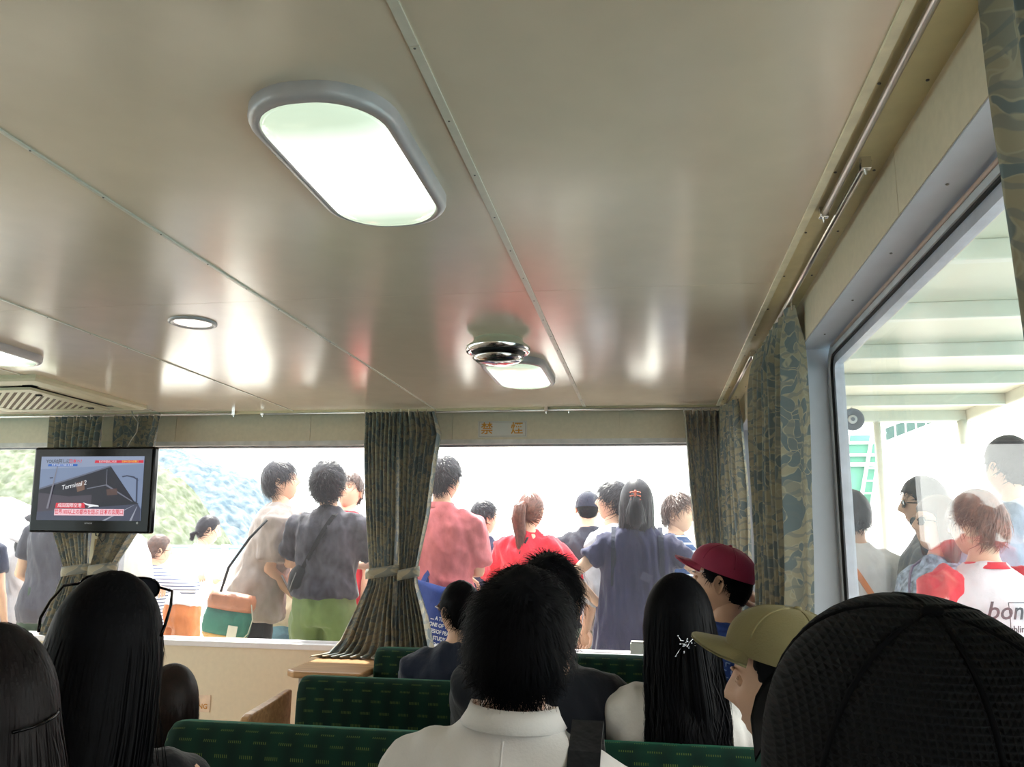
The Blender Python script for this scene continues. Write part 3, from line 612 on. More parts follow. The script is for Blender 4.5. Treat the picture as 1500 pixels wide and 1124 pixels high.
# round deck speaker hanging from the roof
t = empty('deck_speaker', (1.148, 4.95, 2.09), label='round dark grey loudspeaker hanging under the side deck roof', cat='loudspeaker')
g = G(); cyl = lambda r, y: [(r*math.cos(2*PI*k/32), y, -.06+r*math.sin(2*PI*k/32)) for k in range(32)]
g.loft([cyl(.03, .06), cyl(.055, .03), cyl(.064, .0), cyl(.064, -.01), cyl(.055, -.012), cyl(.05, -.002)]); g.build('horn', mat('dark_grey_horn', (.12, .13, .16), .5), t, smooth=True)
G().loft([cyl(.026, -.002), cyl(.024, -.016), cyl(.018, -.018)]).build('ring', mat('horn_ring', (.42, .43, .44), .4), t, smooth=True)
G().loft([cyl(.012, -.016), cyl(.010, -.024)]).build('centre_cap', mat('dark_grey_horn', (0, 0, 0)), t, smooth=True)
g = G(); g.tube([(0, .0, .0), (0, .0, .05)], .004, 6); g.tube([(-.03, 0, .05), (.03, 0, .05)], .004, 6); g.build('hanger', mat('horn_ring', (0, 0, 0)), t)
# green gangway hood and lattice boom ahead of the side deck
GRN = mat('green_panel', (.14, .42, .30), .5, .06, 6)
t = empty('gangway_tower', (1.5, 6.5, 0), label='green panelled gangway tower with white frame, ahead of the side deck', cat='tower')
G().prism([(-.75, 1.0), (-.02, 1.0), (.19, 2.14), (-.75, 2.14)], 'y', .0, .04).build('green_panel', GRN, t)
for a, b_ in (((.02, 1.3), (.22, 2.16)), ((-.06, 1.3), (.14, 2.16))): G().tube([(a[0], -.03, a[1]), (b_[0], -.03, b_[1])], .014, 8).build('ladder_side', WHITEP, t, smooth=True)
for x in (-.72, .0): G().tube([(x, .02, 0), (x, .02, 1.05)], .03, 8).build('leg', WHITEP, t, smooth=True)
for k in range(9): z = 1.34+k*.092; x = .02+.2*(z-1.3)/.86; G().tube([(x, -.03, z), (x-.08, -.03, z)], .007, 6).build('rung', WHITEP, t)
for z in (1.99, 2.08, 1.92): G().tube([(-.75, -.02, z), (.14, -.02, z)], .012 if z != 1.92 else .016, 8).build('cross_bar', WHITEP, t)
for x in (-.05, -.25, -.5): G().tube([(x-.03, -.02, 1.9), (x+.02, -.02, 2.14)], .012, 8).build('upright', WHITEP, t)
t = empty('boom', (1.74, 6.5, 2.09), label='dark green lattice boom with white edges rising to the right', cat='boom')
q = Vector((.62, .35, .25)); DG = mat('dark_green', (.05, .12, .10), .5)
G().tube([(0, 0, 0), q], .011, 8).build('chord', WHITEP, t, smooth=True); G().tube([(0, 0, .11), q+Vector((0, 0, .11))], .011, 8).build('chord', WHITEP, t, smooth=True)
for k in range(7): a = q*(k/7); b_ = q*((k+.8)/7); G().loft([[(a.x, a.y, a.z+.012), (a.x, a.y, a.z+.10), (a.x, a.y+.02, a.z+.10), (a.x, a.y+.02, a.z+.012)], [(b_.x, b_.y, b_.z+.012), (b_.x, b_.y, b_.z+.10), (b_.x, b_.y+.02, b_.z+.10), (b_.x, b_.y+.02, b_.z+.012)]]).build('infill_plate', DG, t)
g = G()
for k in range(9): g.ball(q*((k+.5)/9)+Vector((0, -.01, -.035)), .016, 8, 6)
g.build('fringe', WHITEP, t)
# quay and sea
tag(bx('quay', mat('quay_concrete', (.64, .60, .54), .8, .08, .4), -60, 40, 8.2, 62, -1.6, -1.2), kind='structure')
sea = tag(bx('sea', mat('sea_water', (.16, .30, .34), .12, .15, .05, .3, 3), -900, 900, 62, 1500, -3.2, -3.0), kind='structure')
tag(bx('harbour_water', mat('sea_water', (0, 0, 0)), -900, 900, -200, 62, -3.3, -3.1), kind='structure')
GRASS = mat('grass', (.17, .20, .09), .9, .3, 1.5, .3, 8)
def lawn(x0, x1, y0, y1, label):
    random.seed(3); g = G(); me = []
    n = 26
    V = [(x0+(x1-x0)*i/n, y0+(y1-y0)*j/n, .05+.08*noise.noise(Vector((i*.7, j*.7, 0)))) for j in range(n+1) for i in range(n+1)]
    g.add(V, [(j*(n+1)+i, j*(n+1)+i+1, (j+1)*(n+1)+i+1, (j+1)*(n+1)+i) for j in range(n) for i in range(n)])
    o = g.build('lawn', GRASS, None, smooth=True, loc=(0, 0, -1.2)); tag(o, label, 'grass', kind='stuff')
lawn(-26, -14, 15, 21, 'mown grass strip on the quay beyond the deck railing')
# breakwater and low sheds at the waterline
t = empty('breakwater', (-48, 92, -3), label='long low pale breakwater at the foot of the far hill', cat='wall')
G().box(-45, 10, -2, 2, 0, 3.6).build('wall_body', mat('pale_concrete', (.58, .62, .66), .8, .06, .3), t)
for k in range(6): G().box(-42+k*8.4, -41.2+k*8.4, -2.4, -1.9, 0, 4.0).build('pier', mat('pale_concrete', (0, 0, 0)), t)
G().box(-45, 10, -2.3, 2.3, 3.6, 3.85).build('coping', mat('coping_blue', (.34, .42, .52), .7), t)
def house(x, y, label, wcol, rcol, wd=7, dp=5, hh=2.6, rh=1.6):
    t = empty('harbour_building', (x, y, -1.2), label=label, cat='building', group=None)
    G().box(-wd/2, wd/2, -dp/2, dp/2, 0, hh).build('wall', mat('hw_'+label[:6].replace(' ', ''), wcol, .8, .05, 1), t)
    g = G(); e = .7; g.add([(-wd/2-e, -dp/2-e, hh), (wd/2+e, -dp/2-e, hh), (wd/2+e, dp/2+e, hh), (-wd/2-e, dp/2+e, hh), (-wd/5, 0, hh+rh), (wd/5, 0, hh+rh)], [(0, 1, 5, 4), (1, 2, 5), (2, 3, 4, 5), (3, 0, 4), (3, 2, 1, 0)])
    g.build('roof', mat('hr_'+label[:6].replace(' ', ''), rcol, .7, .08, 2), t)
    for k in range(3):
        f = G().box(-wd/2+1+k*2, -wd/2+2+k*2, -dp/2-.05, -dp/2+.02, .8, 2.0).build('window', WHITEP, t); G().box(-wd/2+1.1+k*2, -wd/2+1.9+k*2, -dp/2-.07, -dp/2-.05, .9, 1.9).build('pane', mat('dim_pane', (.15, .2, .26), .2), f)
house(-34.6, 40, 'pink roofed harbour building at the far left behind the deck', (.62, .62, .66), (.60, .42, .42), 4.4, 4, 3.3, 1.4)
# hills; distance haze is put into the pale, greyed tree colours
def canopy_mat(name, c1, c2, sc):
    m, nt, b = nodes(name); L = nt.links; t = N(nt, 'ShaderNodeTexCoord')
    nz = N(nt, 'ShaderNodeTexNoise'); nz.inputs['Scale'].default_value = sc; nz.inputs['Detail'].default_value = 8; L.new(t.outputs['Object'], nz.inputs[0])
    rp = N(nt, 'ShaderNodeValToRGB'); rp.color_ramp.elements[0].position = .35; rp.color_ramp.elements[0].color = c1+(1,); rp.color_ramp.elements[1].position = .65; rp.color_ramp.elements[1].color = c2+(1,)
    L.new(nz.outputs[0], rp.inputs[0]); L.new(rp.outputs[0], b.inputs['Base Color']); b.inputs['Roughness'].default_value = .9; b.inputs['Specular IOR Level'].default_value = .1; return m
def hill(name, label, prof, y0, dep, x0, x1, nx, ny, amp, fr, m):
    xs, hs = [p[0] for p in prof], [p[1] for p in prof]; V = []
    for j in range(ny+1):
        for i in range(nx+1):
            x = x0+(x1-x0)*i/nx; s = j/ny; k = math.sin(min(1, s*1.25)*PI/2) if s < .8 else 1-((s-.8)/.2)**2*.8
            h = float(np.interp(x, xs, hs)); y = y0+dep*s
            c = 1-abs(noise.noise(Vector((x*fr, y*fr, 1.3))))*1.6+.6*noise.noise(Vector((x*fr*2.7, y*fr*2.7, 4)))+noise.noise(Vector((x*fr*.25, y*fr*.25, 2)))*1.5
            V.append((x, y, -3+(h+3)*k+amp*c*min(1, h/4+.3)))
    F = [(j*(nx+1)+i, j*(nx+1)+i+1, (j+1)*(nx+1)+i+1, (j+1)*(nx+1)+i) for j in range(ny) for i in range(nx)]
    o = G().add(V, F).build(name, m, None, smooth=True); return tag(o, label, 'hill')
hill('wooded_hill', 'far blue green wooded hill sloping down behind the railing', [(-420, 52), (-300, 58), (-215, 44), (-190, 35), (-170, 25), (-158, 14), (-150, 5), (-145, 0), (-60, -4)], 270, 90, -430, -100, 230, 80, 2.2, .17, canopy_mat('hazed_far_trees', (.065, .098, .125), (.175, .195, .21), .3))
hill('wooded_hill', 'nearer yellow green wooded hill behind the television', [(-190, 26), (-140, 26), (-125, 24), (-108, 17), (-101, 12.5), (-95.5, 6), (-92, 1), (-88, -3), (-60, -4)], 140, 40, -195, -80, 190, 70, 1.3, .34, canopy_mat('hazed_near_trees', (.085, .10, .055), (.185, .19, .145), .6))

# ------------------------------------------------------------------ people
SK = lambda n, c: mat('skin_'+n, c, .5, .06, 14, .05, 260, spec=.35)
SKIN = SK('light', (.66, .41, .29)); SKIN2 = SK('tan', (.50, .29, .19))
LIP = mat('lips', (.48, .16, .13), .4); EYEW = flat('eye_white', (.75, .72, .70), rough=.25); IRIS = flat('iris', (.03, .015, .01), rough=.15)
HAIRB = mat('hair_black', (.0018, .0018, .0028), .55, .3, 60, spec=.08); HAIRBR = mat('hair_brown', (.07, .030, .020), .45, .35, 60, spec=.5); HAIRD = mat('hair_dark', (.014, .010, .016), .45, .3, 60, spec=.3)
HA, HB, HC = .076, .096, .118
def head_pts(d):
    d = np.asarray(d, float); P = d*np.array([HA, HB, HC]); x, y, z = P[:, 0].copy(), P[:, 1].copy(), P[:, 2].copy()
    low = np.clip(-z/HC, 0, 1); fr = np.clip(d[:, 1]*2.2, 0, 1)
    x = x*(1-.30*low**1.6); y = np.where(y < 0, y*(1-.50*low**1.3), y*(1-.04*low))
    g = lambda a, s: np.exp(-(a/s)**2)
    y += fr*.011*g(z+.102, .02)*g(x, .028)
    y += fr*np.where(z < -.026, g(z+.026, .010), g(z+.026, .034))*g(x, .011)*.024
    y += fr*.009*g(abs(x)-.012, .008)*g(z+.030, .009)
    y -= fr*.011*g(abs(x)-.032, .017)*g(z-.008, .014)
    y += fr*.004*g(abs(x)-.030, .026)*g(z-.030, .010)
    y += fr*.007*g(x, .022)*(g(z+.061, .0055)+g(z+.073, .006))
    y -= fr*.003*g(x, .024)*g(z+.067, .003)
    y += fr*.004*g(abs(x)-.042, .02)*g(z+.03, .025)
    return np.stack([x, y, z], 1)
def head_grid(nu=56, nv=40):
    D = []
    for j in range(nv+1):
        th = PI*min(.995, max(.005, j/nv))
        for i in range(nu):
            t = 2*PI*i/nu; ph = t-.5*math.sin(t)
            D.append((math.sin(th)*math.sin(ph), math.sin(th)*math.cos(ph), math.cos(th)))
    F = [(j*nu+i, (j+1)*nu+i, (j+1)*nu+(i+1) % nu, j*nu+(i+1) % nu) for j in range(nv) for i in range(nu)]
    return np.array(D), F
HD, HF = head_grid(); HP = head_pts(HD)
HLx = [0, 30, 52, 70, 80, 95, 112, 125, 180]; HLz = [.52, .52, .45, .05, -.05, .16, -.12, -.50, -.62]
def hairline(d, fringe=0):
    ph = np.degrees(np.abs(np.arctan2(d[:, 0], d[:, 1]))); h = np.interp(ph, HLx, HLz); return h-fringe*np.interp(ph, [0, 60, 80], [1, 1, 0])
def scalp(d, th):
    d = np.asarray(d, float); P = d*np.array([HA+th, HB+th, HC+th]); low = np.clip(-P[:, 2]/HC, 0, 1)
    P[:, 0] *= (1-.22*low**1.6); P[:, 1] = np.where(P[:, 1] < 0, P[:, 1]*(1-.30*low**1.4), P[:, 1]); return P
def ribbons(g, P, W, out, mi=0):
    """P (n,k,3) paths, W (n,k) widths, out (n,k,3) outward normals"""
    T = np.gradient(P, axis=1); S = np.cross(T, out); S /= np.linalg.norm(S, axis=2, keepdims=True)+1e-9
    A = P-S*W[..., None]/2; B = P+S*W[..., None]/2; n, k, _ = P.shape
    V = np.stack([A, B], 2).reshape(-1, 3); idx = np.arange(n*k*2).reshape(n, k, 2)
    F = np.stack([idx[:, :-1, 0], idx[:, :-1, 1], idx[:, 1:, 1], idx[:, 1:, 0]], -1).reshape(-1, 4)
    o = g.n; g.V.append(V); g.F += [tuple(q) for q in (F+o).tolist()]; g.M += [mi]*len(F); g.n += len(V)
def norm(a): return a/(np.linalg.norm(a, axis=-1, keepdims=True)+1e-9)
def hair_cap(g, th, fringe=0, rough=0, seed=0, lowcut=None):
    D, F = HD, HF; hl = hairline(D, fringe); m = D[:, 2] > hl
    if lowcut is not None: m &= D[:, 2] > lowcut
    edge = np.clip((D[:, 2]-hl)/.28, 0, 1)**.5; t = .002+th*(.35+.65*edge)*(.85+.3*np.clip(D[:, 2], 0, 1))
    if rough: t = t+np.array([noise.noise(Vector(q*9)+Vector((seed, 0, 0))) for q in D])*rough
    kk = np.clip((D[:, 2]-hl)/.09, -1, 1); t = np.where(m, np.minimum(t, .001+kk*.03+.0), kk*.012); P = np.array([scalp(D[i:i+1], t[i])[0] for i in range(len(D))]); F2 = [f for f in F if any(m[list(f)])]; g.add(P, F2)
def short_hair(g, th=.018, n=700, L=.045, w_=.005, fringe=.0, lift=.35, seed=0, crown=(.02, -.45, .89), rough=.004, spiky=0, under=None):
    rng = np.random.default_rng(seed); hair_cap(g, th*.8 if under is None else .003, fringe, rough if under is None else 0, seed)
    d = norm(rng.normal(size=(n*3, 3))); d = d[d[:, 2] < (under if under is not None else 2)]; d = d[d[:, 2] > hairline(d, fringe)+.02][:n]; n = len(d); K = 5
    c = norm(np.array(crown, float)); t = norm(d-c*(d@c)[:, None]+.12*rng.normal(size=(n, 3))); t = norm(t-d*(np.sum(t*d, 1))[:, None])
    Ls = L*(.6+.8*rng.random(n)); P0 = scalp(d, th*.55); lf = lift*(.5+rng.random(n))+spiky*np.clip(d[:, 2], 0, 1)*rng.random(n)
    P = []
    for k in range(K):
        s = k/(K-1); P.append(P0+(t*(s*Ls)[:, None])+d*(np.sin(s*PI*.6)*lf*Ls*.55)[:, None]-np.array([0, 0, 1])*(s*s*Ls*.18)[:, None]-d*((s*s)*Ls*.35*(1-min(1, spiky)))[:, None])
    P = np.stack(P, 1); W = w_*(.6+.8*rng.random(n))[:, None]*np.linspace(1, .15, K)[None]
    ribbons(g, P, W, np.repeat(d[:, None], K, 1))
def long_hair(g, L=.42, n=1400, th=.02, wd=.105, dp=.06, yc=-.06, fr=100, seed=0, fringe=.0, w_=.007, wave=.0, taper=.75, ragged=.12, cover=70, bk=0):
    rng = np.random.default_rng(seed); hair_cap(g, th*.85, fringe, .002, seed)
    def ring(z):
        s = min(1, max(0, -z/.12)); a = (HA+th)*(1-s)+wd*s; b = (HB+th)*(1-s)+dp*s; y = yc*s; tt = max(0, (-z-.12)/max(.01, L-.12)); q = 1-(1-taper)*tt
        return a*q, b*(1-.3*tt), y-.01*tt-bk*min(1, max(0, (-z-.12)/.12))
    rings = []
    for i in range(15):
        z = -.02-(L-.03)*i/14; a, b, y = ring(z); rings.append([(a*.93*math.sin(q), y-b*.9*(math.cos(q)+.25)/1.25 if math.cos(q) > -.2 else y-b*.9*(math.cos(q)*.15+.0), z) for q in [2*PI*k/28 for k in range(28)]])
    g.loft(rings)
    K = 16; ph = rng.uniform(R(cover), R(360-cover), n); top = rng.uniform(.05, .9, n); Ls = L*(1+ragged*rng.normal(size=n)); J = rng.normal(size=n)*.0025; P = []; O = []
    for k in range(K):
        s = k/(K-1); row = []; orow = []
        for i in range(n):
            # arc over the head, then hang
            arc = .13*(1-top[i])+.02; tot = arc+Ls[i]; q = s*tot
            if q < arc:
                e = PI/2*(top[i]+(1-top[i])*q/arc); dx, dy = math.sin(ph[i]), math.cos(ph[i])
                p = ((HA+th)*math.sin(e)*dx, (HB+th)*math.sin(e)*dy, (HC+th)*math.cos(e)); o = (math.sin(e)*dx, math.sin(e)*dy, math.cos(e))
            else:
                z = -(q-arc); a, b, y = ring(z); wv = wave*math.sin(z*38+i*1.7)*min(1, -z*6)
                p = ((a+J[i])*math.sin(ph[i])+wv, y+(b+J[i])*math.cos(ph[i])+wv*.5, z); o = (math.sin(ph[i]), math.cos(ph[i]), 0)
            jj = .0012+.002*math.sin(i*12.9)
            row.append((p[0]+o[0]*jj, p[1]+o[1]*jj, p[2]+o[2]*jj)); orow.append(o)
        P.append(row); O.append(orow)
    P = np.array(P).transpose(1, 0, 2); O = np.array(O).transpose(1, 0, 2); W = w_*(.5+rng.random(n))[:, None]*np.concatenate([np.ones(K-4), [.8, .55, .3, .08]])[None]
    ribbons(g, P, W, O)
def tail(g, path, rad, n=220, seed=0, spread=.6, w_=.004):
    rng = np.random.default_rng(seed); g.tube(path, [r*.75 for r in rad], 10, round_=True); K = 9; pts = np.array(path, float); s = np.linspace(0, 1, K); px = np.stack([np.interp(s, np.linspace(0, 1, len(pts)), pts[:, c]) for c in range(3)], 1); pr = np.interp(s, np.linspace(0, 1, len(rad)), rad)
    a = rng.uniform(0, 2*PI, n); rr = 1+.15*rng.normal(size=n); P = px[None]+np.stack([np.cos(a)[:, None]*pr*rr[:, None], np.sin(a)[:, None]*pr*rr[:, None], np.zeros((n, K))], -1)
    P[:, -2:] += rng.normal(size=(n, 1, 3))*.008*spread; O = norm(np.stack([np.cos(a)[:, None].repeat(K, 1), np.sin(a)[:, None].repeat(K, 1), np.zeros((n, K))], -1)); W = w_*(.6+.8*rng.random(n))[:, None]*np.linspace(1, .3, K)[None]; ribbons(g, P, W, O)

TM = [(.80, .150, .105, 0), (.88, .168, .118, -.008), (.97, .158, .108, -.004), (1.06, .142, .098, 0), (1.16, .150, .102, .002), (1.26, .160, .110, .004), (1.33, .165, .104, .0), (1.375, .142, .084, -.006), (1.405, .105, .070, -.012), (1.43, .072, .060, -.012), (1.455, .058, .056, -.010)]
TF = [(.80, .150, .105, 0), (.88, .168, .122, -.012), (.97, .150, .108, -.006), (1.06, .122, .090, 0), (1.16, .130, .095, .004), (1.26, .148, .112, .012), (1.32, .146, .098, .0), (1.365, .126, .078, -.006), (1.40, .090, .062, -.012), (1.43, .060, .052, -.012), (1.45, .050, .048, -.010)]
class Fig:
    def __init__(s, label, x, y, top, yaw=0, sex='m', z=None, seated=False, lean=0, side=0, head=(0, 0, 0), hs=1.0, wide=1.0, skin=None, handR=None, handL=None, hintR=(.5, -1, -.3), hintL=(-.5, -1, -.3), curl=.35, group=None, seat=.42, vox=.013, legs=None, nk=.142, drop=0):
        s.seated = seated; base = seat if seated else 0.0
        s.s = (top-base)/((.88 if seated else 1.70)-(.142-nk)-.118*(1-hs if hs < 1 else 0))
        s.e = empty('person', (x, y, base), R(yaw), label, 'person', group); s.sex = sex; s.T = TM if sex == 'm' else TF; s.wide = wide
        s.dz = -.82 if seated else 0; s.lean = R(lean); s.sd = R(side); s.hr = head; s.hs = hs; s.skin = skin or SKIN; s.vox = vox
        sw = (.172 if sex == 'm' else .148)*wide
        s.SH = {1: s.sp((sw/wide, -.005, 1.345-drop)), -1: s.sp((-sw/wide, -.005, 1.345-drop))}
        d = {1: handR or (.25, .03, .80), -1: handL or (-.25, .03, .80)}; hint = {1: hintR, -1: hintL}; s.arm = {}; s.curl = curl
        for q in (1, -1):
            S_ = s.SH[q]; T_ = Vector((d[q][0], d[q][1], d[q][2]+s.dz)) if (handR if q == 1 else handL) else s.sp(d[q]); l1, l2 = .275, .245; v = T_-S_; L_ = min(v.length, l1+l2-.004); v.normalize(); T_ = S_+v*L_
            a = (l1*l1-l2*l2+L_*L_)/(2*L_); h = math.sqrt(max(0, l1*l1-a*a)); hv = Vector(hint[q]); hv = (hv-v*hv.dot(v)).normalized(); s.arm[q] = (S_, S_+v*a+hv*h, T_)
        hx = .092; s.leg = {}
        for q in (1, -1):
            if seated: s.leg[q] = [Vector((q*hx, 0, .09)), Vector((q*.11, .42, .11)), Vector((q*.11, .44, -.36)), Vector((q*.11, .55, -.40))]
            else:
                lx = .02*q if not legs else legs[q]; s.leg[q] = [Vector((q*hx, 0, .88)), Vector((q*hx+lx*.6, .02, .48)), Vector((q*hx+lx, -.01, .08)), Vector((q*hx+lx*1.2, .12, .03))]
        nb = s.sp((0, -.008, 1.44)); s.nb = nb; rot = Matrix.Rotation(-s.lean, 4, 'X') @ Matrix.Rotation(s.sd, 4, 'Y')
        hd = Matrix.Rotation(R(head[0]), 4, 'Z') @ Matrix.Rotation(-R(head[1]), 4, 'X') @ Matrix.Rotation(R(head[2]), 4, 'Y')
        s.HM = Matrix.Translation(nb) @ rot @ hd @ Matrix.Translation(Vector((0, .018, nk))) @ Matrix.Scale(hs, 4); s.parts = {}
    def sp(s, p):
        x, y, z = p; x *= s.wide; k = min(1, max(0, (z-.86)/.3)); k = k*k*(3-2*k); v = Vector((x, y, z-.9)); a = s.lean*k
        v = Matrix.Rotation(-a, 3, 'X') @ (Matrix.Rotation(s.sd*k, 3, 'Y') @ v); return Vector((v.x, v.y, v.z+.9+s.dz))
    def rings(s, off, z0, z1, T=None, flare=0, seg=28, belly=0):
        T = T or s.T; out = []; zs = sorted(set([z0, z1]+[t[0] for t in T if z0 < t[0] < z1]+[z0+(z1-z0)*i/10 for i in range(11)]))
        for z in zs:
            a, b, yc = (float(np.interp(z, [t[0] for t in T], [t[k] for t in T])) for k in (1, 2, 3)); o = off(z) if callable(off) else off; fl_ = flare*max(0, .98-z); a += o+fl_; b += o+fl_*.8; r_ = []
            for k in range(seg):
                q = 2*PI*k/seg; cx, sx_ = math.cos(q), math.sin(q); e = .86; r_.append(s.sp((a*math.copysign(abs(cx)**e, cx)/max(.01, 1), yc+b*math.copysign(abs(sx_)**e, sx_), z)))
            out.append(r_)
        return out
    def scaled(s, me):
        me.transform(Matrix.Scale(s.s, 4)); return me
    def add(s, name, me, mats, par=None, smooth=True):
        me.materials.clear()
        for m in (mats if isinstance(mats, (list, tuple)) else [mats]): me.materials.append(m)
        s.scaled(me); 
        if smooth: me.shade_smooth()
        return link(name, me, par or s.e)
    def addg(s, name, g, mats, par=None, smooth=True): return s.add(name, g.mesh(name, []) if not isinstance(mats, (list, tuple)) else g.mesh(name, mats), mats, par, smooth)
    def hand(s, g, q):
        S_, E, W = s.arm[q]; d = (W-E).normalized(); up = Vector((0, 0, 1)) if abs(d.z) < .8 else Vector((0, 1, 0)); n_ = (up-d*up.dot(d)).normalized(); sd_ = d.cross(n_)
        if abs(d.z) >= .8: n_, sd_ = sd_*-q, n_          # hanging hand: palm to the thigh
        P = lambda a, b, c: W+d*a+sd_*b+n_*c
        pr = []
        for a, wd_, th in ((-.02, .026, .020), (.015, .033, .017), (.05, .040, .015), (.085, .040, .012)): pr.append([P(a, wd_*math.cos(t), th*math.sin(t)) for t in [2*PI*k/10 for k in range(10)]])
        g.loft(pr); cu = s.curl
        for i, (b, L_) in enumerate(((-.030, .070), (-.010, .080), (.011, .075), (.030, .060))):
            p = [P(.075, b, 0)]; ang = 0; cur = Vector(p[0])
            for k, f in enumerate((.45, .32, .23)):
                ang += cu*(1.0+.25*k)+.1; cur = cur+(d*math.cos(ang)-n_*math.sin(ang))*(L_*f+(.012 if k == 0 else 0)); p.append(cur)
            g.tube(p, [.0095, .009, .008, .0065], 7, round_=True)
        t0 = P(.01, -.030, -.004); t1 = t0+(d*.6-sd_*.75-n_*.3).normalized()*.035; t2 = t1+(d*.85-sd_*.3-n_*.45).normalized()*.030; t3 = t2+(d*.9-n_*.5).normalized()*.024
        g.tube([t0, t1, t2, t3], [.013, .011, .0095, .007], 7, round_=True)
    def body(s, eyes=True):
        g = G(); g.loft(s.rings(0, .80, 1.455)); nb = s.nb; hc = s.HM @ Vector((0, -.02, -.04))
        r = .054 if s.sex == 'm' else .047; g.tube([s.sp((0, -.012, 1.38)), nb, nb.lerp(hc, .5), hc], [r*1.35, r, r*.95, r*.98], 14)
        for q in (1, -1):
            S_, E, W = s.arm[q]; k = 1 if s.sex == 'm' else .86; g.tube([S_+(S_-E)*.02, S_.lerp(E, .25), S_.lerp(E, .7), E, E.lerp(W, .3), E.lerp(W, .8), W+(W-E)*.05], [r_*k for r_ in (.052, .050, .043, .038, .040, .030, .026)], 12, round_=True)
            a, b, c, f = s.leg[q]; g.tube([a, a.lerp(b, .4), b, b.lerp(c, .35), c], [.085, .078, .055, .054, .037], 12, round_=True); g.tube([c-Vector((0, .03, .02)), c.lerp(f, .5), f+Vector((0, .04, 0))], [(.034, .038), (.040, .030), (.038, .022)], 10, round_=True)
        me = fuse(g, s.vox, 3); n_ = len(me.vertices); co = np.empty(n_*3); me.vertices.foreach_get('co', co); g2 = G(); g2.add(co.reshape(-1, 3), [tuple(p.vertices) for p in me.polygons]); bpy.data.meshes.remove(me)
        M = s.HM; HPp = HP; V = [M @ Vector(p) for p in HPp]; g2.add([tuple(v) for v in V], HF)
        lo = g2.n-len(V); nf = len(HF)
        for i, f in enumerate(HF):
            c = HPp[list(f)].mean(0)
            if c[1] > .06 and abs(c[0]) < .022-.5*abs(c[2]+.067) and abs(c[2]+.067) < .011: g2.M[-nf+i] = 1
        for q in (1, -1):
            Me = M @ Matrix.Translation((q*.076, -.008, -.008)) @ Matrix.Rotation(R(-22*q), 4, 'Z')
            g2.ball((0, 0, 0), (.006, .015, .026), 12, 8, 0, None if False else None) if False else None
            rg = []
            for (o, sc) in ((-.006, .5), (.004, .8), (.010, 1.0), (.013, .98), (.011, .8), (.007, .55)):
                rg.append([Me @ Vector((q*o, .018*sc*math.cos(t)*(1.0 if math.sin(t) > -.3 else .75), .032*sc*math.sin(t))) for t in [2*PI*k/14 for k in range(14)]])
            g2.loft(rg)
            if eyes:
                yy = float(HB*math.sqrt(max(0, 1-(.032/HA)**2-(.008/HC)**2)))-.0075
                g2.ball(M @ Vector((q*.032, yy-.004, .008)), .0115*s.hs, 12, 8, 2); g2.ball(M @ Vector((q*.0325, yy+.0045, .008)), .0048*s.hs, 8, 6, 3)
                g2.tube([M @ Vector((q*(.032+dx), yy+.004-abs(dx)*.22-max(0, q*0), .008+.0062-abs(dx)*.12)) for dx in (-.014, -.007, 0, .007, .014)], .0022, 5, 3)
                g2.tube([M @ Vector((q*(.034+dx), yy+.0135-abs(dx)*.15-(dx*.28 if dx > 0 else 0), .028-abs(dx-.0)*.08)) for dx in (-.018, -.009, 0, .009, .019)], [.002, .003, .003, .0025, .001], 5, 3)
        for q in (1, -1): s.hand(g2, q)
        s.addg('body', g2, [s.skin, LIP, EYEW, IRIS]); return s
    def hair(s, fn, m=HAIRD, **kw):
        g = G(); fn(g, **kw); me = g.mesh('hair', []); me.transform(s.HM); s.hairo = s.add('hair', me, m); return s
    def shirt(s, m, hem=.84, off=.022, sleeve=.55, soff=.016, flare=.02, wr=.010, name='shirt', neck=1.452, seed=None, vox=None, freq=(9, 9, 6), T=None, wide_sleeve=0):
        g = G(); of = lambda z: (off*.85 if z < 1.33 else off*max(.30, .85-(z-1.33)/.1*.55))+max(0, min(.012, (1.08-z)*.12)); g.loft(s.rings(of, hem, neck, T=T, flare=flare))
        for q in (1, -1):
            if sleeve <= 0: continue
            S_, E, W = s.arm[q]; k = 1 if s.sex == 'm' else .88
            zq = 1.350 if S_.z > s.sp((0, 0, 1.335)).z-.02 else 1.335; pts = [s.sp((q*.075, -.008, zq)), S_.lerp(s.sp((q*.075, -.008, zq)), .35)+Vector((0, 0, .004)), S_, S_.lerp(E, .35)]; rad = [.050*k+soff*.4, .054*k+soff*.6, .053*k+soff*.8, .052*k+soff+wide_sleeve*.5]
            if sleeve <= 1: pts += [S_.lerp(E, (sleeve+.35)/2), S_.lerp(E, sleeve)]; rad += [.052*k+soff+wide_sleeve*.8, .050*k+soff+wide_sleeve]
            else: pts += [S_.lerp(E, .8), E, E.lerp(W, .4), E.lerp(W, sleeve-1)]; rad += [.048*k+soff, .044*k+soff, .042*k+soff, .034*k+soff]
            g.tube(pts, rad, 16)
        me = fuse(g, vox or s.vox*.9, 4); wrinkle(me, wr*s.s, freq, seed if seed is not None else random.random()*50, .5); s.shirto = s.add(name, me, m); s.off = off; return s
    def pants(s, m, off=.012, length=1.0, wr=.005, name='trousers', top=1.02):
        g = G(); g.loft(s.rings(off, .80, top))
        for q in (1, -1):
            a, b, c, f = s.leg[q]; g.tube([a, a.lerp(b, .45), b] + ([b.lerp(c, min(1, (length-.5)*2))] if length > .5 else []), [.094+off*.5, .084+off, .062+off]+([.048+off] if length > .5 else []), 16)
        me = fuse(g, s.vox, 3); wrinkle(me, wr, (10, 10, 8), random.random()*50, .3); s.add(name, me, m); return s
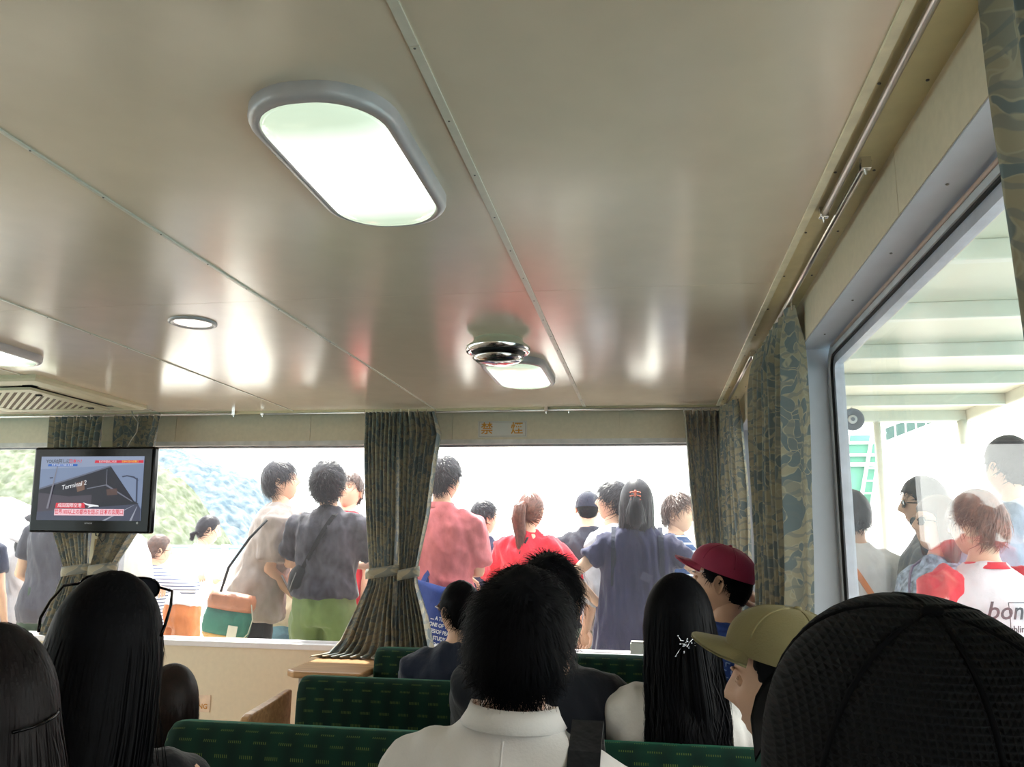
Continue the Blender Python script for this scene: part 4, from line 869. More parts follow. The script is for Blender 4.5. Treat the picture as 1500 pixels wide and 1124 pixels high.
    def skirt(s, m, z0=.45, top=1.0, flare=.18, name='skirt', wr=.01):
        T = [(.2, .165, .118, 0), (.80, .165, .118, 0)]+list(s.T[1:]); g = G(); g.loft(s.rings(.012, z0, top, T=T, flare=flare)); me = fuse(g, s.vox, 2); wrinkle(me, wr, (16, 16, 2), random.random()*9, .2); s.add(name, me, m); return s
    def shoes(s, m):
        for q in (1, -1):
            c, f = s.leg[q][2], s.leg[q][3]; g = G(); d = (f-c); d.z = 0; d.normalize(); z = f.z-.005
            g.tube([Vector((c.x, c.y, z))-d*.06+Vector((0, 0, .012)), Vector((c.x, c.y, z+.022)), Vector((c.x, c.y, z+.02))+d*.10, Vector((c.x, c.y, z+.008))+d*.19], [(.034, .032), (.038, .045), (.046, .034), (.034, .020)], 12, up=(0, 0, 1), round_=True); s.addg('shoe', g, m)
        return s
    def surf(s, x, z, sidef, o=.03):
        a, b, yc = (float(np.interp(z, [t[0] for t in s.T], [t[k] for t in s.T])) for k in (1, 2, 3)); a += o; b += o; xx = max(-.97, min(.97, x/a)); return s.sp((x, yc+sidef*b*(1-abs(xx)**2.35)**(1/2.35), z))
    def strap(s, m, x0=-.11, x1=.17, z1=.92, name='bag_strap', w_=.016, back=True, front=True, o=.034, z0=1.405):
        for f, on in ((-1, back), (1, front)):
            if not on: continue
            pts = [s.surf(x0+(x1-x0)*k/14, z0+(z1-z0)*k/14, f, o) for k in range(15)]
            pts = [s.sp((x0*1.0, 0, z0+.035))]+pts if x0 != x1 else pts
            g = G(); rings = []; n_ = len(pts)
            for i, p in enumerate(pts):
                t = (pts[min(i+1, n_-1)]-pts[max(i-1, 0)]).normalized(); ny = Vector((0, f, .0)) if i else Vector((0, 0, 1)); sd_ = t.cross(ny).normalized(); ny = sd_.cross(t); rings.append([p+sd_*w_+ny*.003, p-sd_*w_+ny*.003, p-sd_*w_-ny*.004, p+sd_*w_-ny*.004])
            g.loft(rings); s.addg(name, g, m, smooth=False)
        return s
    def cap(s, m, brimm=None, r=(.092, .112, .105), brim=True, tilt=0, z=.022, open_back=True, brim_l=.085):
        Mx = s.HM @ Matrix.Translation((0, -.002, z)) @ Matrix.Rotation(R(tilt), 4, 'X'); g = G(); rings = []
        nu, nv = 72, 14
        for j in range(nv+1):
            th = PI/2*(.02+.98*j/nv); row = []
            for i in range(nu):
                ph = 2*PI*i/nu; seam = abs(((ph/(PI/3)) % 1)-.5)*2; k = 1-.018*max(0, (seam-.82)/.18)+(-.0)
                row.append(Mx @ Vector((r[0]*k*math.sin(th)**.86*math.sin(ph), r[1]*k*math.sin(th)**.86*math.cos(ph), r[2]*k*math.cos(th)**.9)))
            rings.append(row)
        rings.append([Mx @ Vector((r[0]*.995*math.sin(2*PI*i/nu), r[1]*.995*math.cos(2*PI*i/nu), -.014)) for i in range(nu)])
        g.loft(rings, cap=False); g.add([tuple(Mx @ Vector((0, 0, r[2])))]+[tuple(v) for v in rings[0]], [(0, 1+(i+1) % nu, 1+i) for i in range(nu)]); s.capo = s.addg('cap', g, m)
        g = G(); g.ball(Mx @ Vector((0, 0, r[2]+.001)), (.008, .008, .004), 12, 8); s.addg('button', g, brimm or m, s.capo)
        g = G()
        for p6 in range(6):
            ph = p6*PI/3+PI/3*0; g.tube([Mx @ Vector((r[0]*1.0*math.sin(t)**.86*math.sin(ph)*.985, r[1]*math.sin(t)**.86*math.cos(ph)*.985, r[2]*math.cos(t)**.9*.985+.0005)) for t in [PI/2*k/10 for k in range(1, 10)]], .0022, 6)
        s.addg('seam', g, brimm or m, s.capo)
        if brim:
            g = G(); V = []; nx, ny = 16, 7
            for lay_, dz in ((0, 0), (1, -.004)):
                for j in range(ny+1):
                    for i in range(nx+1):
                        u = (i/nx-.5)*2; ph = u*R(62); v = j/ny; rx = r[0]*.97*math.sin(ph); ry = r[1]*.97*math.cos(ph); ex = brim_l*v*math.sqrt(max(0, 1-abs(u)**2.6)); V.append(Mx @ Vector((rx*(1+.10*v), ry+ex, -.008-.014*u*u*v*1.2-.004*v+dz+.002)))
            n1 = (nx+1)*(ny+1); q = lambda j, i: j*(nx+1)+i; F = [(q(j, i), q(j, i+1), q(j+1, i+1), q(j+1, i)) for j in range(ny) for i in range(nx)]; F2 = [tuple(n1+k for k in f[::-1]) for f in F]
            edge = [q(0, i) for i in range(nx+1)]+[q(j, nx) for j in range(1, ny+1)]+[q(ny, i) for i in range(nx-1, -1, -1)]+[q(j, 0) for j in range(ny-1, 0, -1)]
            F3 = [(edge[k], edge[(k+1) % len(edge)], n1+edge[(k+1) % len(edge)], n1+edge[k]) for k in range(len(edge))]; g.add([tuple(v) for v in V], F+F2+F3); s.addg('brim', g, brimm or m, s.capo)
        return s
    def glasses(s, m, on_head=False, lens=None, M2=None):
        Mx = s.HM @ (M2 or Matrix()); g = G(); g2 = G(); y0 = .098
        for q in (1, -1):
            pts = [(q*(.033+.024*math.copysign(abs(math.cos(t))**.8, math.cos(t))), y0-.35*abs(q*(.033+.024*math.cos(t)))*.25, .002+.017*math.copysign(abs(math.sin(t))**.8, math.sin(t))) for t in [2*PI*k/20 for k in range(21)]]
            g.tube([Mx @ Vector(p) for p in pts], .0022, 6, cap=False); g2.add([tuple(Mx @ Vector(p)) for p in pts[:-1]], [tuple(range(20))])
            g.tube([Mx @ Vector(p) for p in ((q*.057, y0-.006, .006), (q*.078, .08, .006), (q*.083, .03, .004), (q*.083, -.02, .0), (q*.080, -.035, -.012))], .0028, 6)
        g.tube([Mx @ Vector(p) for p in ((-.010, y0, .006), (0, y0+.003, .009), (.010, y0, .006))], .002, 6)
        o = s.addg('glasses', g, m); s.addg('lens', g2, lens or m, o, smooth=False); return s
    def collar(s, m, r=.066, h=.032, z=1.435, name='collar', rf=None):
        g = G(); rings = []
        for (rr, zz) in ((r*1.02, z-.015), (r*1.0, z+h*.5), (r*1.0, z+h), (r*1.06, z+h+.003), (r*1.14, z+h*.5), (r*1.30, z-.006), (r*1.26, z-.008)):
            rings.append([s.sp((rr*math.cos(t)/s.wide, -.010+rr*1.02*math.sin(t)-(0 if math.sin(t) < 0 else 0), zz-(.016*max(0, math.sin(t))))) for t in [2*PI*k/28 for k in range(28)]])
        g.loft(rings, cap=False); s.addg(name, g, m); return s
cloth = lambda n, c, r=.85, v=.10, b=.55: mat(n, c, r, v, 25, b, 26, spec=.25, sheen=.15, stretch=(1, 1, .6))
SHOE = cloth('dark_shoe', (.05, .05, .055))

# ------------------------------------------------------------------ people beyond the front window
GO = 'people standing on the deck beyond the front window'
NAVY = cloth('navy_cloth', (.020, .022, .065)); NAVY2 = cloth('deep_navy', (.016, .020, .045)); WHT = cloth('white_cotton', (.74, .73, .76), .8, .04); BLK = cloth('black_cloth', (.005, .005, .007)); GREYT = cloth('charcoal_marl', (.050, .046, .062), .9, .45); BEIGE = cloth('beige_linen', (.34, .28, .26))
JEAN = cloth('light_denim', (.17, .34, .46), .9, .2); OLIVE = cloth('olive_cotton', (.155, .22, .085)); ORANGEP = cloth('orange_corduroy', (.52, .17, .05)); PINK = cloth('pink_linen', (.56, .15, .17), .85, .14); REDC = cloth('red_cloth', (.62, .012, .03)); DENIM = cloth('blue_denim', (.05, .13, .24))
STR = stripes('white_navy_stripes', (.72, .72, .76), (.10, .12, .22), 'Z', 14, width=.28 if False else .72)
CHK = stripes('blue_check', (.62, .66, .74), (.12, .18, .34), 'X', 16, width=.6)
BSTR = stripes('blue_striped_knit', (.015, .05, .15), (.45, .52, .62), 'Z', 7, width=.86)
f = Fig('person at the left edge of the deck in a navy top and a checked skirt', -4.36, 4.95, 1.55, 5, 'f', group=None); f.body(False).hair(short_hair, th=.02, L=.05, seed=1).shirt(NAVY2, hem=.92, sleeve=.6).skirt(CHK, z0=.40, flare=.12).shoes(SHOE)
f = Fig('person in white with a white brimmed hat, at the left edge beside the television', -4.24, 5.25, 1.47, 25, 'f', head=(20, -25, 0), handR=(.10, .26, 1.12), handL=(-.12, .28, 1.10)); f.body().hair(long_hair, L=.2, n=300, th=.012, seed=2).shirt(WHT, hem=.70, sleeve=1.6, soff=.03, off=.04).pants(WHT, top=.95).shoes(SHOE)
f.cap(cloth('white_hat', (.76, .73, .76)), r=(.10, .115, .09), brim=False); g = G(); Mx = f.HM @ Matrix.Translation((0, 0, .018)); g.loft([[Mx @ Vector((r_*math.sin(q), r_*1.1*math.cos(q), z)) for q in [2*PI*k/32 for k in range(32)]] for r_, z in ((.095, .004), (.15, -.03), (.175, -.055), (.172, -.058), (.14, -.036), (.094, -.004))], cap=False); f.addg('brim', g, MATS['white_hat'], f.capo)
f = Fig('man in a dark T-shirt and dark shorts, head hidden behind the television', -3.70, 4.85, 1.70, 3, 'm', handR=(.20, .22, 1.02), handL=(-.20, .24, 1.0)); f.body(False).hair(short_hair, th=.02, seed=3).shirt(cloth('dark_slate', (.055, .052, .075)), hem=.80, sleeve=.62, off=.028).pants(cloth('dark_green_shorts', (.03, .055, .04)), length=.5, off=.03).shoes(SHOE)
f = Fig('person in a loose white shirt just right of the television, behind the curtain', -3.36, 4.95, 1.62, -8, 'f', handR=(.12, .25, 1.05), handL=(-.12, .26, 1.05)); f.body(False).hair(short_hair, th=.02, fringe=.0, seed=4).shirt(WHT, hem=.62, sleeve=1.2, off=.035, flare=.16, soff=.03).pants(WHT).shoes(SHOE)
f = Fig('girl with a side ponytail in a striped top, leaning on the deck railing', -3.42, 5.40, 1.33, -18, 'f', lean=8, head=(-25, -8, 6), hs=1.08, handR=(.26, .33, 1.32), handL=(-.20, .30, 1.24), skin=SKIN); f.body().hair(lambda g, **k: (short_hair(g, **k), tail(g, [(-.075, -.03, -.02), (-.115, -.06, -.05), (-.12, -.07, -.11), (-.105, -.07, -.18)], [.018, .032, .034, .012], 160, 5)), HAIRBR, th=.014, n=500, L=.06, lift=.15, seed=5, crown=(0, .9, .4)).shirt(STR, hem=.90, sleeve=1.5, off=.022, wr=.006).pants(DENIM, top=.98).shoes(SHOE)
g = G(); g.ball((0, 0, 0), (.014, .01, .014), 10, 6); g.tube([(0, 0, 0), (.03, 0, .02), (.045, 0, 0), (.03, 0, -.02), (0, 0, 0)], [.004, .012, .014, .012, .004], 8); g.tube([(0, 0, 0), (-.03, 0, .02), (-.045, 0, 0), (-.03, 0, -.02), (0, 0, 0)], [.004, .012, .014, .012, .004], 8)
me = g.mesh('hair_bow', []); me.transform(f.HM @ Matrix.Translation((-.085, -.075, .0)) @ Matrix.Rotation(R(35), 4, 'Y')); f.add('hair_bow', me, mat('white_bow', (.7, .75, .85), .6))
f = Fig('woman in a white shirt and orange trousers, leaning on the railing with one elbow out', -3.33, 5.72, 1.50, -38, 'f', lean=14, head=(-10, -5, 0), handR=(.30, .34, 1.22), handL=(-.05, .42, 1.22), hintR=(1, -.3, -.2)); f.body().hair(lambda g, **k: (short_hair(g, **k), tail(g, [(0, -.09, -.03), (.0, -.115, -.05), (0, -.11, -.10)], [.02, .022, .010], 120, 6)), HAIRD, th=.012, n=600, L=.07, lift=.1, seed=6, crown=(0, .9, .4)).shirt(WHT, hem=.97, sleeve=1.15, off=.035, soff=.03, flare=.05, wr=.014).pants(ORANGEP, off=.022, top=1.03, wr=.01).shoes(SHOE)
f = Fig('young man in a beige short sleeved shirt bending his head over a phone', -2.43, 5.02, 1.815, -66, 'm', lean=13, head=(0, -28, 0), handR=(.10, .24, .90), handL=(-.04, .30, .93), hintR=(.3, -1, 0)); f.body().hair(short_hair, HAIRD, th=.022, n=1100, L=.06, w_=.005, fringe=.10, lift=.3, seed=7).shirt(BEIGE, hem=.78, sleeve=.80, off=.040, soff=.028, flare=.06, wr=.016).pants(BLK).shoes(SHOE)
f.collar(WHT, r=.060, h=.012, name='neckline'); BG = f
f = Fig('woman in a cream top and pale blue jeans, mostly hidden behind the charcoal T-shirt', -2.40, 5.50, 1.50, 10, 'f', handL=(-.16, .22, .98), handR=(.16, .22, 1.0)); f.body(False).hair(short_hair, HAIRBR, th=.016, seed=8).shirt(cloth('cream_knit', (.66, .58, .40)), hem=.86, sleeve=.5).pants(JEAN, off=.01).shoes(SHOE)
f = Fig('man in a charcoal T-shirt and green trousers, seen from behind with a cross body strap', -1.89, 4.80, 1.77, 4, 'm', head=(-6, -24, 0), handR=(.10, .30, 1.12), handL=(-.10, .31, 1.12), hintR=(1, -.4, -.5), hintL=(-1, -.4, -.5), wide=.97); f.body().hair(short_hair, HAIRD, th=.028, n=1500, L=.055, w_=.0055, lift=.55, seed=9, rough=.006).shirt(GREYT, hem=.95, sleeve=.72, off=.030, soff=.024, flare=.01, wr=.014).pants(OLIVE, top=1.04, off=.020, wr=.012).shoes(SHOE).strap(BLK, x0=.06, x1=-.155, z1=1.02, w_=.012, z0=1.40); GM = f
f = Fig('man in a red T-shirt facing the cabin, behind the charcoal T-shirt', -2.02, 5.42, 1.765, 150, 'm', head=(25, -15, 0)); f.body().hair(short_hair, HAIRBR, th=.018, n=800, L=.05, fringe=.1, seed=10).shirt(REDC, hem=.82, sleeve=.7, off=.03).pants(BLK).shoes(SHOE)
f = Fig('man in a pink shirt right of the middle curtains, seen from behind with folded arms', -1.215, 4.76, 1.795, -14, 'm', side=3, head=(-12, -6, 0), handR=(-.02, .22, 1.10), handL=(.02, .22, 1.06), hintR=(1, -.2, -.6), hintL=(-1, -.2, -.6), wide=1.03); f.body().hair(short_hair, HAIRD, th=.020, n=1300, L=.045, w_=.005, lift=.5, seed=11).shirt(PINK, hem=.80, sleeve=.82, off=.038, soff=.030, flare=.02, wr=.018).pants(cloth('dark_trousers', (.04, .04, .06))).shoes(SHOE).collar(PINK, r=.064, h=.022); PK = f
f = Fig('person in a navy top with a rucksack strap, between the pink shirt and the ponytail', -1.115, 5.62, 1.585, -28, 'm', head=(-20, -4, 0)); f.body().hair(short_hair, HAIRD, th=.018, n=900, L=.05, lift=.5, seed=12).shirt(NAVY, hem=.82, sleeve=.8, off=.03, soff=.03).pants(BLK).shoes(SHOE).strap(cloth('strap_grey', (.16, .16, .2)), x0=-.10, x1=-.12, z1=1.1, w_=.018)
f = Fig('woman in a bright red top with a long brown ponytail', -.745, 5.20, 1.625, -8, 'f', head=(-14, 4, 0), handR=(.08, .28, 1.15), handL=(-.08, .28, 1.15), hintR=(1, -.3, -.4), hintL=(-1, -.3, -.4)); f.body().hair(lambda g, **k: (short_hair(g, **k), tail(g, [(0, -.095, .045), (.0, -.135, .02), (-.005, -.145, -.06), (.004, -.13, -.15), (0, -.115, -.25)], [.020, .036, .040, .034, .012], 420, 13, w_=.005)), mat('hair_chestnut', (.16, .055, .035), .4, .4, 60, spec=.5), th=.010, n=900, L=.08, lift=.08, seed=13, crown=(0, .92, .3)).shirt(REDC, hem=.84, sleeve=1.0, off=.035, soff=.035, flare=.02, wr=.02, wide_sleeve=.012).pants(BLK).shoes(SHOE).strap(BLK, x0=.02, x1=-.14, z1=1.0, w_=.006)
f = Fig('man in a black beanie and black T-shirt, seen from behind', -.418, 5.75, 1.67, 12, 'm', head=(-10, 0, 0), handR=(.14, .25, 1.05)); f.body().hair(short_hair, HAIRB, th=.008, n=300, L=.02, seed=14, under=-.1).shirt(cloth('washed_black', (.028, .030, .045)), hem=.80, sleeve=.7, off=.032, soff=.02, wr=.014).pants(cloth('grey_green_trousers', (.22, .27, .22))).shoes(SHOE).strap(cloth('dull_strap', (.10, .10, .11)), x0=.11, x1=-.15, z1=1.05, w_=.016)
f.cap(cloth('beanie_knit', (.014, .016, .035)), r=(.088, .108, .104), brim=False, z=.012, tilt=-8)
f = Fig('young man in a pale shirt looking left, beside the black beanie', -.237, 5.16, 1.678, 62, 'm', head=(14, -12, 0), handR=(.15, .2, .95)); f.body().hair(short_hair, HAIRD, th=.022, n=1200, L=.065, fringe=.18, lift=.45, seed=15).shirt(cloth('pale_grey_shirt', (.50, .50, .54)), hem=.80, sleeve=1.2, off=.025, wr=.014).pants(cloth('grey_green_trousers', (0, 0, 0))).shoes(SHOE)
f = Fig('woman in a long navy dress with hands on hips and a red claw clip', -.073, 4.72, 1.66, 2, 'f', head=(-4, -2, 0), handR=(.20, -.0, 1.0), handL=(-.20, -.0, 1.0), hintR=(1, -.35, .3), hintL=(-1, -.35, .3), wide=1.12); f.body().hair(lambda g, **k: (long_hair(g, **k), tail(g, [(0, -.10, .05), (.0, -.125, .0), (0, -.12, -.05), (0, -.11, -.12)], [.02, .03, .045, .05], 300, 16, w_=.006)), HAIRD, L=.17, n=900, th=.016, wd=.090, dp=.075, yc=-.03, seed=16, wave=.008, taper=1.05, ragged=.10, w_=.006)
TD = [(.2, .21, .14, 0), (.80, .185, .128, 0), (1.06, .165, .112, 0), (1.16, .158, .106, .002), (1.26, .158, .112, .008), (1.34, .158, .102, .0), (1.39, .138, .080, -.008), (1.43, .090, .060, -.012), (1.45, .060, .052, -.008)]
f.shirt(cloth('navy_jersey', (.022, .022, .070), .8, .1), hem=.28, sleeve=.52, off=.022, soff=.022, flare=.02, T=TD, wr=.014, freq=(16, 12, 2.2), name='dress'); f.strap(NAVY2, x0=-.115, x1=-.120, z1=1.12, w_=.014, o=.036); f.strap(NAVY2, x0=.115, x1=.120, z1=1.12, w_=.014, o=.036); f.shoes(SHOE)
g = G()
for q in (1, -1):
    for k in range(5): z = .055-k*.02; g.tube([(q*.003, -.128, z), (q*.020, -.136, z-.002), (q*.028, -.128, z-.004), (q*.026, -.112, z-.006)], [.004, .005, .004, .002], 6)
g.tube([(0, -.130, .06), (0, -.134, .02), (0, -.130, -.03)], .007, 8, round_=True); me = g.mesh('claw_clip', []); me.transform(f.HM); f.add('claw_clip', me, mat('tortoise_clip', (.55, .12, .07), .25, .3, 80))
me = None; g = G(); c = f.surf(.04, 1.17, -1, .040); g.box(c.x-.03, c.x+.03, c.y-.006, c.y-.003, c.z-.022, c.z+.022, M=Matrix.Translation(c) @ Matrix.Rotation(R(24), 4, 'Y') @ Matrix.Translation(-c)); f.addg('cloth_label', g, cloth('navy_patch', (.04, .04, .09)), smooth=False)
f = Fig('man in a blue striped top turning his face to the right, by the corner curtain', .165, 5.30, 1.615, -78, 'm', head=(-32, 0, 0), hs=1.03); f.body().hair(short_hair, HAIRBR, th=.020, n=1000, L=.055, fringe=.0, lift=.6, seed=17).shirt(BSTR, hem=.80, sleeve=.8, off=.03, soff=.025).pants(BLK).shoes(SHOE)

# hats, bags and a phone held by them
t = empty('shoulder_bag', (-2.385, 4.62, .965), label='brown, green and tan drawstring bag at the hip of the man in beige', cat='bag'); t.rotation_euler = (0, R(8), R(10))
def ell(a, b, z, n=24, w=0): return [(a*math.cos(q)*(1+w*math.sin(7*q)), b*math.sin(q)*(1+w*math.cos(5*q)), z) for q in [2*PI*k/n for k in range(n)]]
G().loft([ell(.13, .055, -.055), ell(.14, .065, -.02, w=.03), ell(.135, .062, .02, w=.05), ell(.12, .05, .045, w=.09), ell(.10, .03, .035, w=.12)]).build('leather_top', mat('brown_leather', (.45, .17, .09), .45, .2, 12, .3, 60), t, smooth=True)
G().loft([ell(.125, .055, -.20), ell(.14, .065, -.16), ell(.142, .066, -.10), ell(.132, .058, -.05)]).build('canvas_body', cloth('green_canvas', (.035, .17, .13)), t, smooth=True)
G().loft([ell(.08, .03, -.228), ell(.115, .052, -.215), ell(.130, .060, -.196), ell(.131, .061, -.185)]).build('leather_base', mat('tan_leather', (.52, .31, .07), .45, .15, 12, .2, 60), t, smooth=True)
G().box(.03, .085, -.068, -.064, -.19, -.125).build('white_label', mat('white_label', (.62, .62, .55), .6), t, bevel=.004)
g = G(); g.tube([(.125, -.03, .0), (.15, -.035, -.08), (.14, -.035, -.16), (.12, -.05, -.19)], .003, 6); g.build('cord', mat('pale_cord', (.5, .5, .42), .7), t, smooth=True)
g = G(); g.tube([(-.08, .02, .03), (-.07, .04, .18), (.0, .09, .36), (.06, .16, .48)], .008, 8); g.build('strap', BLK, t, smooth=True)
t = empty('tote_bag', (-1.165, 4.56, .84), label='navy blue tote bag with rows of white lettering, hanging behind the pink shirt', cat='bag'); t.rotation_euler = (R(4), R(10), R(-4))
g = G(); hw_ = lambda z: .20 if z > 0 else .19; rings = []
for z in (.23, .18, .05, -.10, -.19, -.205): sag = .02*math.sin((z+.2)*7); rings.append([(a*(.205-.10*max(0, (.0-z))*.0), b*(.022+.035*max(0, .12-abs(z+.02)))+sag*.0-.0, z+(.03*math.cos(a*2.4) if z > .1 else 0)*-1) for a, b in [(math.copysign(abs(math.cos(q))**.35, math.cos(q)), math.copysign(abs(math.sin(q))**.6, math.sin(q))) for q in [2*PI*k/32 for k in range(32)]]])
g.loft(rings); g.build('bag_body', cloth('royal_canvas', (.030, .060, .27)), t, smooth=True)
for q in (-1, 1): g = G(); g.tube([(-.13, 0, .19), (-.12, .06, .27), (-.08, .13, .36)] if q < 0 else [(-.10, .02, .19), (-.10, .08, .27), (-.05, .14, .36)], [(.014, .003)]*3, 8, up=(0, 1, 0)); g.build('handle', MATS['royal_canvas'], t)
for k, s_ in enumerate(['.... A TINY', 'BIRD/ONE OF THREE', 'MINUTES/OF PEACE', 'FAITH....STUDY OF', 'GRACE/GOODNESS', 'AND LOVE......']): text('printed_lettering', s_, .028, mat('print_white', (.72, .74, .80), .6), t, (.035-.002*k, -.062+.0, .08-.034*k), rot=(PI/2, 0, 0), sx=.80, bold=.0006, ext=.0008)
t = empty('phone', (-2.19, 4.93, 1.045), label='pale phone in the hands of the man in beige', cat='phone'); t.rotation_euler = (R(30), 0, R(-70)); G().box(-.035, .035, -.005, .005, -.07, .07).build('phone_body', mat('phone_grey', (.35, .35, .38), .3), t, bevel=.004); G().box(-.031, .031, -.0065, -.005, -.062, .062).build('screen', mat('phone_glass', (.02, .02, .03), .1), t)
t = empty('waist_bag', (-2.06, 4.71, 1.07), label='small dark waist bag at the left side of the charcoal T-shirt', cat='bag'); g = G(); g.tube([(0, .12, -.03), (0, .04, .0), (.03, -.02, .03), (.06, -.03, .08)], [(.03, .05), (.045, .075), (.04, .07), (.02, .04)], 12, up=(0, 0, 1), round_=True); g.build('bag_body', BLK, t, smooth=True); G().tube([(.045, -.065, .06), (.02, -.06, .0), (-.01, -.02, -.05)], .003, 6).build('zip', mat('zip_grey', (.2, .2, .2), .4), t)

# ------------------------------------------------------------------ people on the side deck
CREAM = WHT
f = Fig('person in a white T-shirt with an orange strap, on the side deck', .925, 4.10, 1.562, 2, 'm', wide=.95, handR=(.16, .2, 1.0)); f.body().hair(short_hair, HAIRD, th=.018, seed=21).shirt(cloth('white_tee', (.74, .73, .76)), hem=.80, sleeve=.7, off=.035, soff=.025).pants(BLK).shoes(SHOE).strap(mat('orange_strap', (.75, .22, .03), .6), x0=-.10, x1=.16, z1=1.0, w_=.014, o=.042)
f = Fig('man in a grey T-shirt and sunglasses looking left on the side deck', 1.225, 4.02, 1.615, 72, 'm', head=(10, 0, 0), handR=(.10, .28, 1.05), handL=(-.1, .28, 1.02)); f.body().hair(short_hair, HAIRD, th=.020, n=900, seed=22, fringe=.05).shirt(cloth('slate_tee', (.10, .11, .14)), hem=.80, sleeve=.75, off=.034, soff=.03).pants(cloth('khaki_shorts', (.45, .38, .22)), length=.55, off=.03).shoes(SHOE).glasses(BLACKPL, lens=BLACKPL)
FLOR = mat('blue_floral', (.30, .36, .50), .8, .75, 34, .1)
f = Fig('smiling woman in sunglasses and a blue floral shirt on the side deck', 1.09, 3.50, 1.50, 118, 'f', head=(-14, -10, 0), handR=(.06, .22, 1.12), handL=(-.06, .26, 1.06)); f.body().hair(long_hair, HAIRBR, L=.15, n=700, th=.018, wd=.088, dp=.07, yc=-.02, seed=23, cover=62, taper=.95, fringe=.12).shirt(FLOR, hem=.75, sleeve=1.1, off=.035, soff=.03).pants(WHT).shoes(SHOE).glasses(BLACKPL, lens=BLACKPL).strap(mat('violet_strap', (.16, .10, .22), .6), x0=.08, x1=-.10, z1=1.05, w_=.006)
WR = mat('white_print_shirt', (.66, .62, .68), .8, .04, 25, .15, 180)
f = Fig('person in a red and white T-shirt with black lettering on the back, arms folded', 1.055, 2.96, 1.485, 18, 'm', head=(22, -4, 0), handR=(-.04, .22, 1.12), handL=(.04, .22, 1.06), hintR=(1, -.2, -.5), hintL=(-1, -.25, -.5), skin=SKIN); f.body().hair(short_hair, mat('hair_chestnut', (0, 0, 0)), th=.018, n=1200, L=.05, seed=24).shirt(WR, hem=.84, sleeve=.4, off=.036, soff=.020, wr=.008, flare=.02)
me = None
for q in (1, -1):
    S_, E, W = f.arm[q]; g = G(); g.tube([f.sp((q*.115, -.008, 1.390)), S_+Vector((0, 0, .006)), S_.lerp(E, .4), S_.lerp(E, .85)], [.066, .086, .080, .078], 18, round_=False); me = fuse(g, .011, 3); wrinkle(me, .008, seed=q*3, amp2=.3); f.add('sleeve', me, REDC)
f.collar(REDC, r=.066, h=.014, name='neckband'); f.pants(cloth('dark_jeans', (.05, .05, .09))).shoes(SHOE); RT = f
INK = mat('black_print', (.02, .02, .03), .6)
def shirt_text(f, s_, size, x, z, shear=0, sx=1, bold=.0005):
    o = text('shirt_lettering', s_, size, INK, f.e, (0, 0, 0), sx=1, shear=shear, bold=bold, ext=.0004); me = o.data; n = len(me.vertices)
    for v in me.vertices:
        p = f.surf((x+v.co.x*sx), z+v.co.y, -1, f.off+.013); v.co = Vector((p.x*f.s, (p.y-.004+v.co.z)*f.s, p.z*f.s))
    o.rotation_euler = (0, 0, 0); o.location = (0, 0, 0); return o
shirt_text(f, 'bonerdi', .085, .020, 1.285, .3, bold=.0008); shirt_text(f, 'subliminal se', .032, .03, 1.225); shirt_text(f, 'O', .05, .05, 1.17)
g = G()
for (a0, b0, a1, b1) in ((-.03, 1.315, .12, 1.315), (-.03, 1.315, -.03, 1.12), (.12, 1.315, .12, 1.12)): g.tube([f.surf(a0+(a1-a0)*k/8, b0+(b1-b0)*k/8, -1, f.off+.014) for k in range(9)], .0016, 5)
f.addg('printed_frame', g, INK)
f = Fig('tall man in a white shirt at the right edge, behind the red and white T-shirt', 1.475, 3.72, 1.76, 12, 'm', head=(8, 0, 0)); f.body().hair(short_hair, HAIRD, th=.016, n=900, L=.03, seed=25).shirt(cloth('pale_blue_shirt', (.40, .46, .58)), hem=.80, sleeve=.8, off=.035, soff=.03).pants(cloth('khaki_shorts', (0, 0, 0)), length=.55, off=.03).shoes(SHOE)

# ------------------------------------------------------------------ seated passengers
GI = None
SHW = mat('white_shirt_poplin', (.66, .62, .60), .75, .03, 20, .12, 220, sheen=.1)
f = Fig('man with tousled black hair in a white collared shirt, seated in the middle foreground', -.250, 1.44, 1.245, 0, 'm', seated=True, side=2.5, head=(-3, -3, 1), vox=.009, wide=.92, nk=.112, hs=.96, drop=.022, handR=(.16, .42, .98), handL=(-.16, .42, .98)); f.body(False)
f.hair(short_hair, HAIRB, th=.024, n=6500, L=.050, w_=.0022, lift=.40, spiky=.22, seed=31, crown=(.10, -.55, .83), rough=.006)
f.shirt(SHW, hem=.82, sleeve=1.0, off=.028, soff=.026, wr=.010, freq=(6, 6, 12)).collar(SHW, r=.070, h=.024).pants(BLK, top=.95)
g = G()
for k in range(2):
    g.tube([f.surf(-.13+.26*i/20, 1.378-.007*k-.02*(abs(i-10)/10)**2, -1, f.off*.8+.004) for i in range(21)], .0032, 6)
f.addg('yoke_seam', g, SHW)
g = G()
for sx_ in (-.016, .012): g.tube([f.surf(sx_*(1+.1*i), 1.37-i*.03, -1, f.off*.85+.004) for i in range(12)], .0026, 6)
g.tube([f.surf(-.002, 1.375+.004*i, -1, f.off*.6+.006) for i in range(12)], .0020, 6)
f.addg('back_pleat', g, SHW)
f.strap(BLK, x0=.135, x1=.150, z1=.95, name='rucksack_strap', w_=.026, o=.040)
f = Fig('man in a navy top seated beyond the white shirt, one row ahead', -.325, 2.31, 1.262, 0, 'm', seated=True, side=4, vox=.012, wide=1.05, head=(-5, 0, 0), handR=(.16, .42, .98), handL=(-.16, .42, .98)); f.body(False).hair(short_hair, HAIRB, th=.024, n=2600, L=.05, w_=.003, lift=.6, spiky=.3, seed=32).shirt(cloth('ink_navy', (.003, .0045, .009)), hem=.82, sleeve=.8, off=.034, soff=.03, wr=.008).pants(BLK, top=.95)
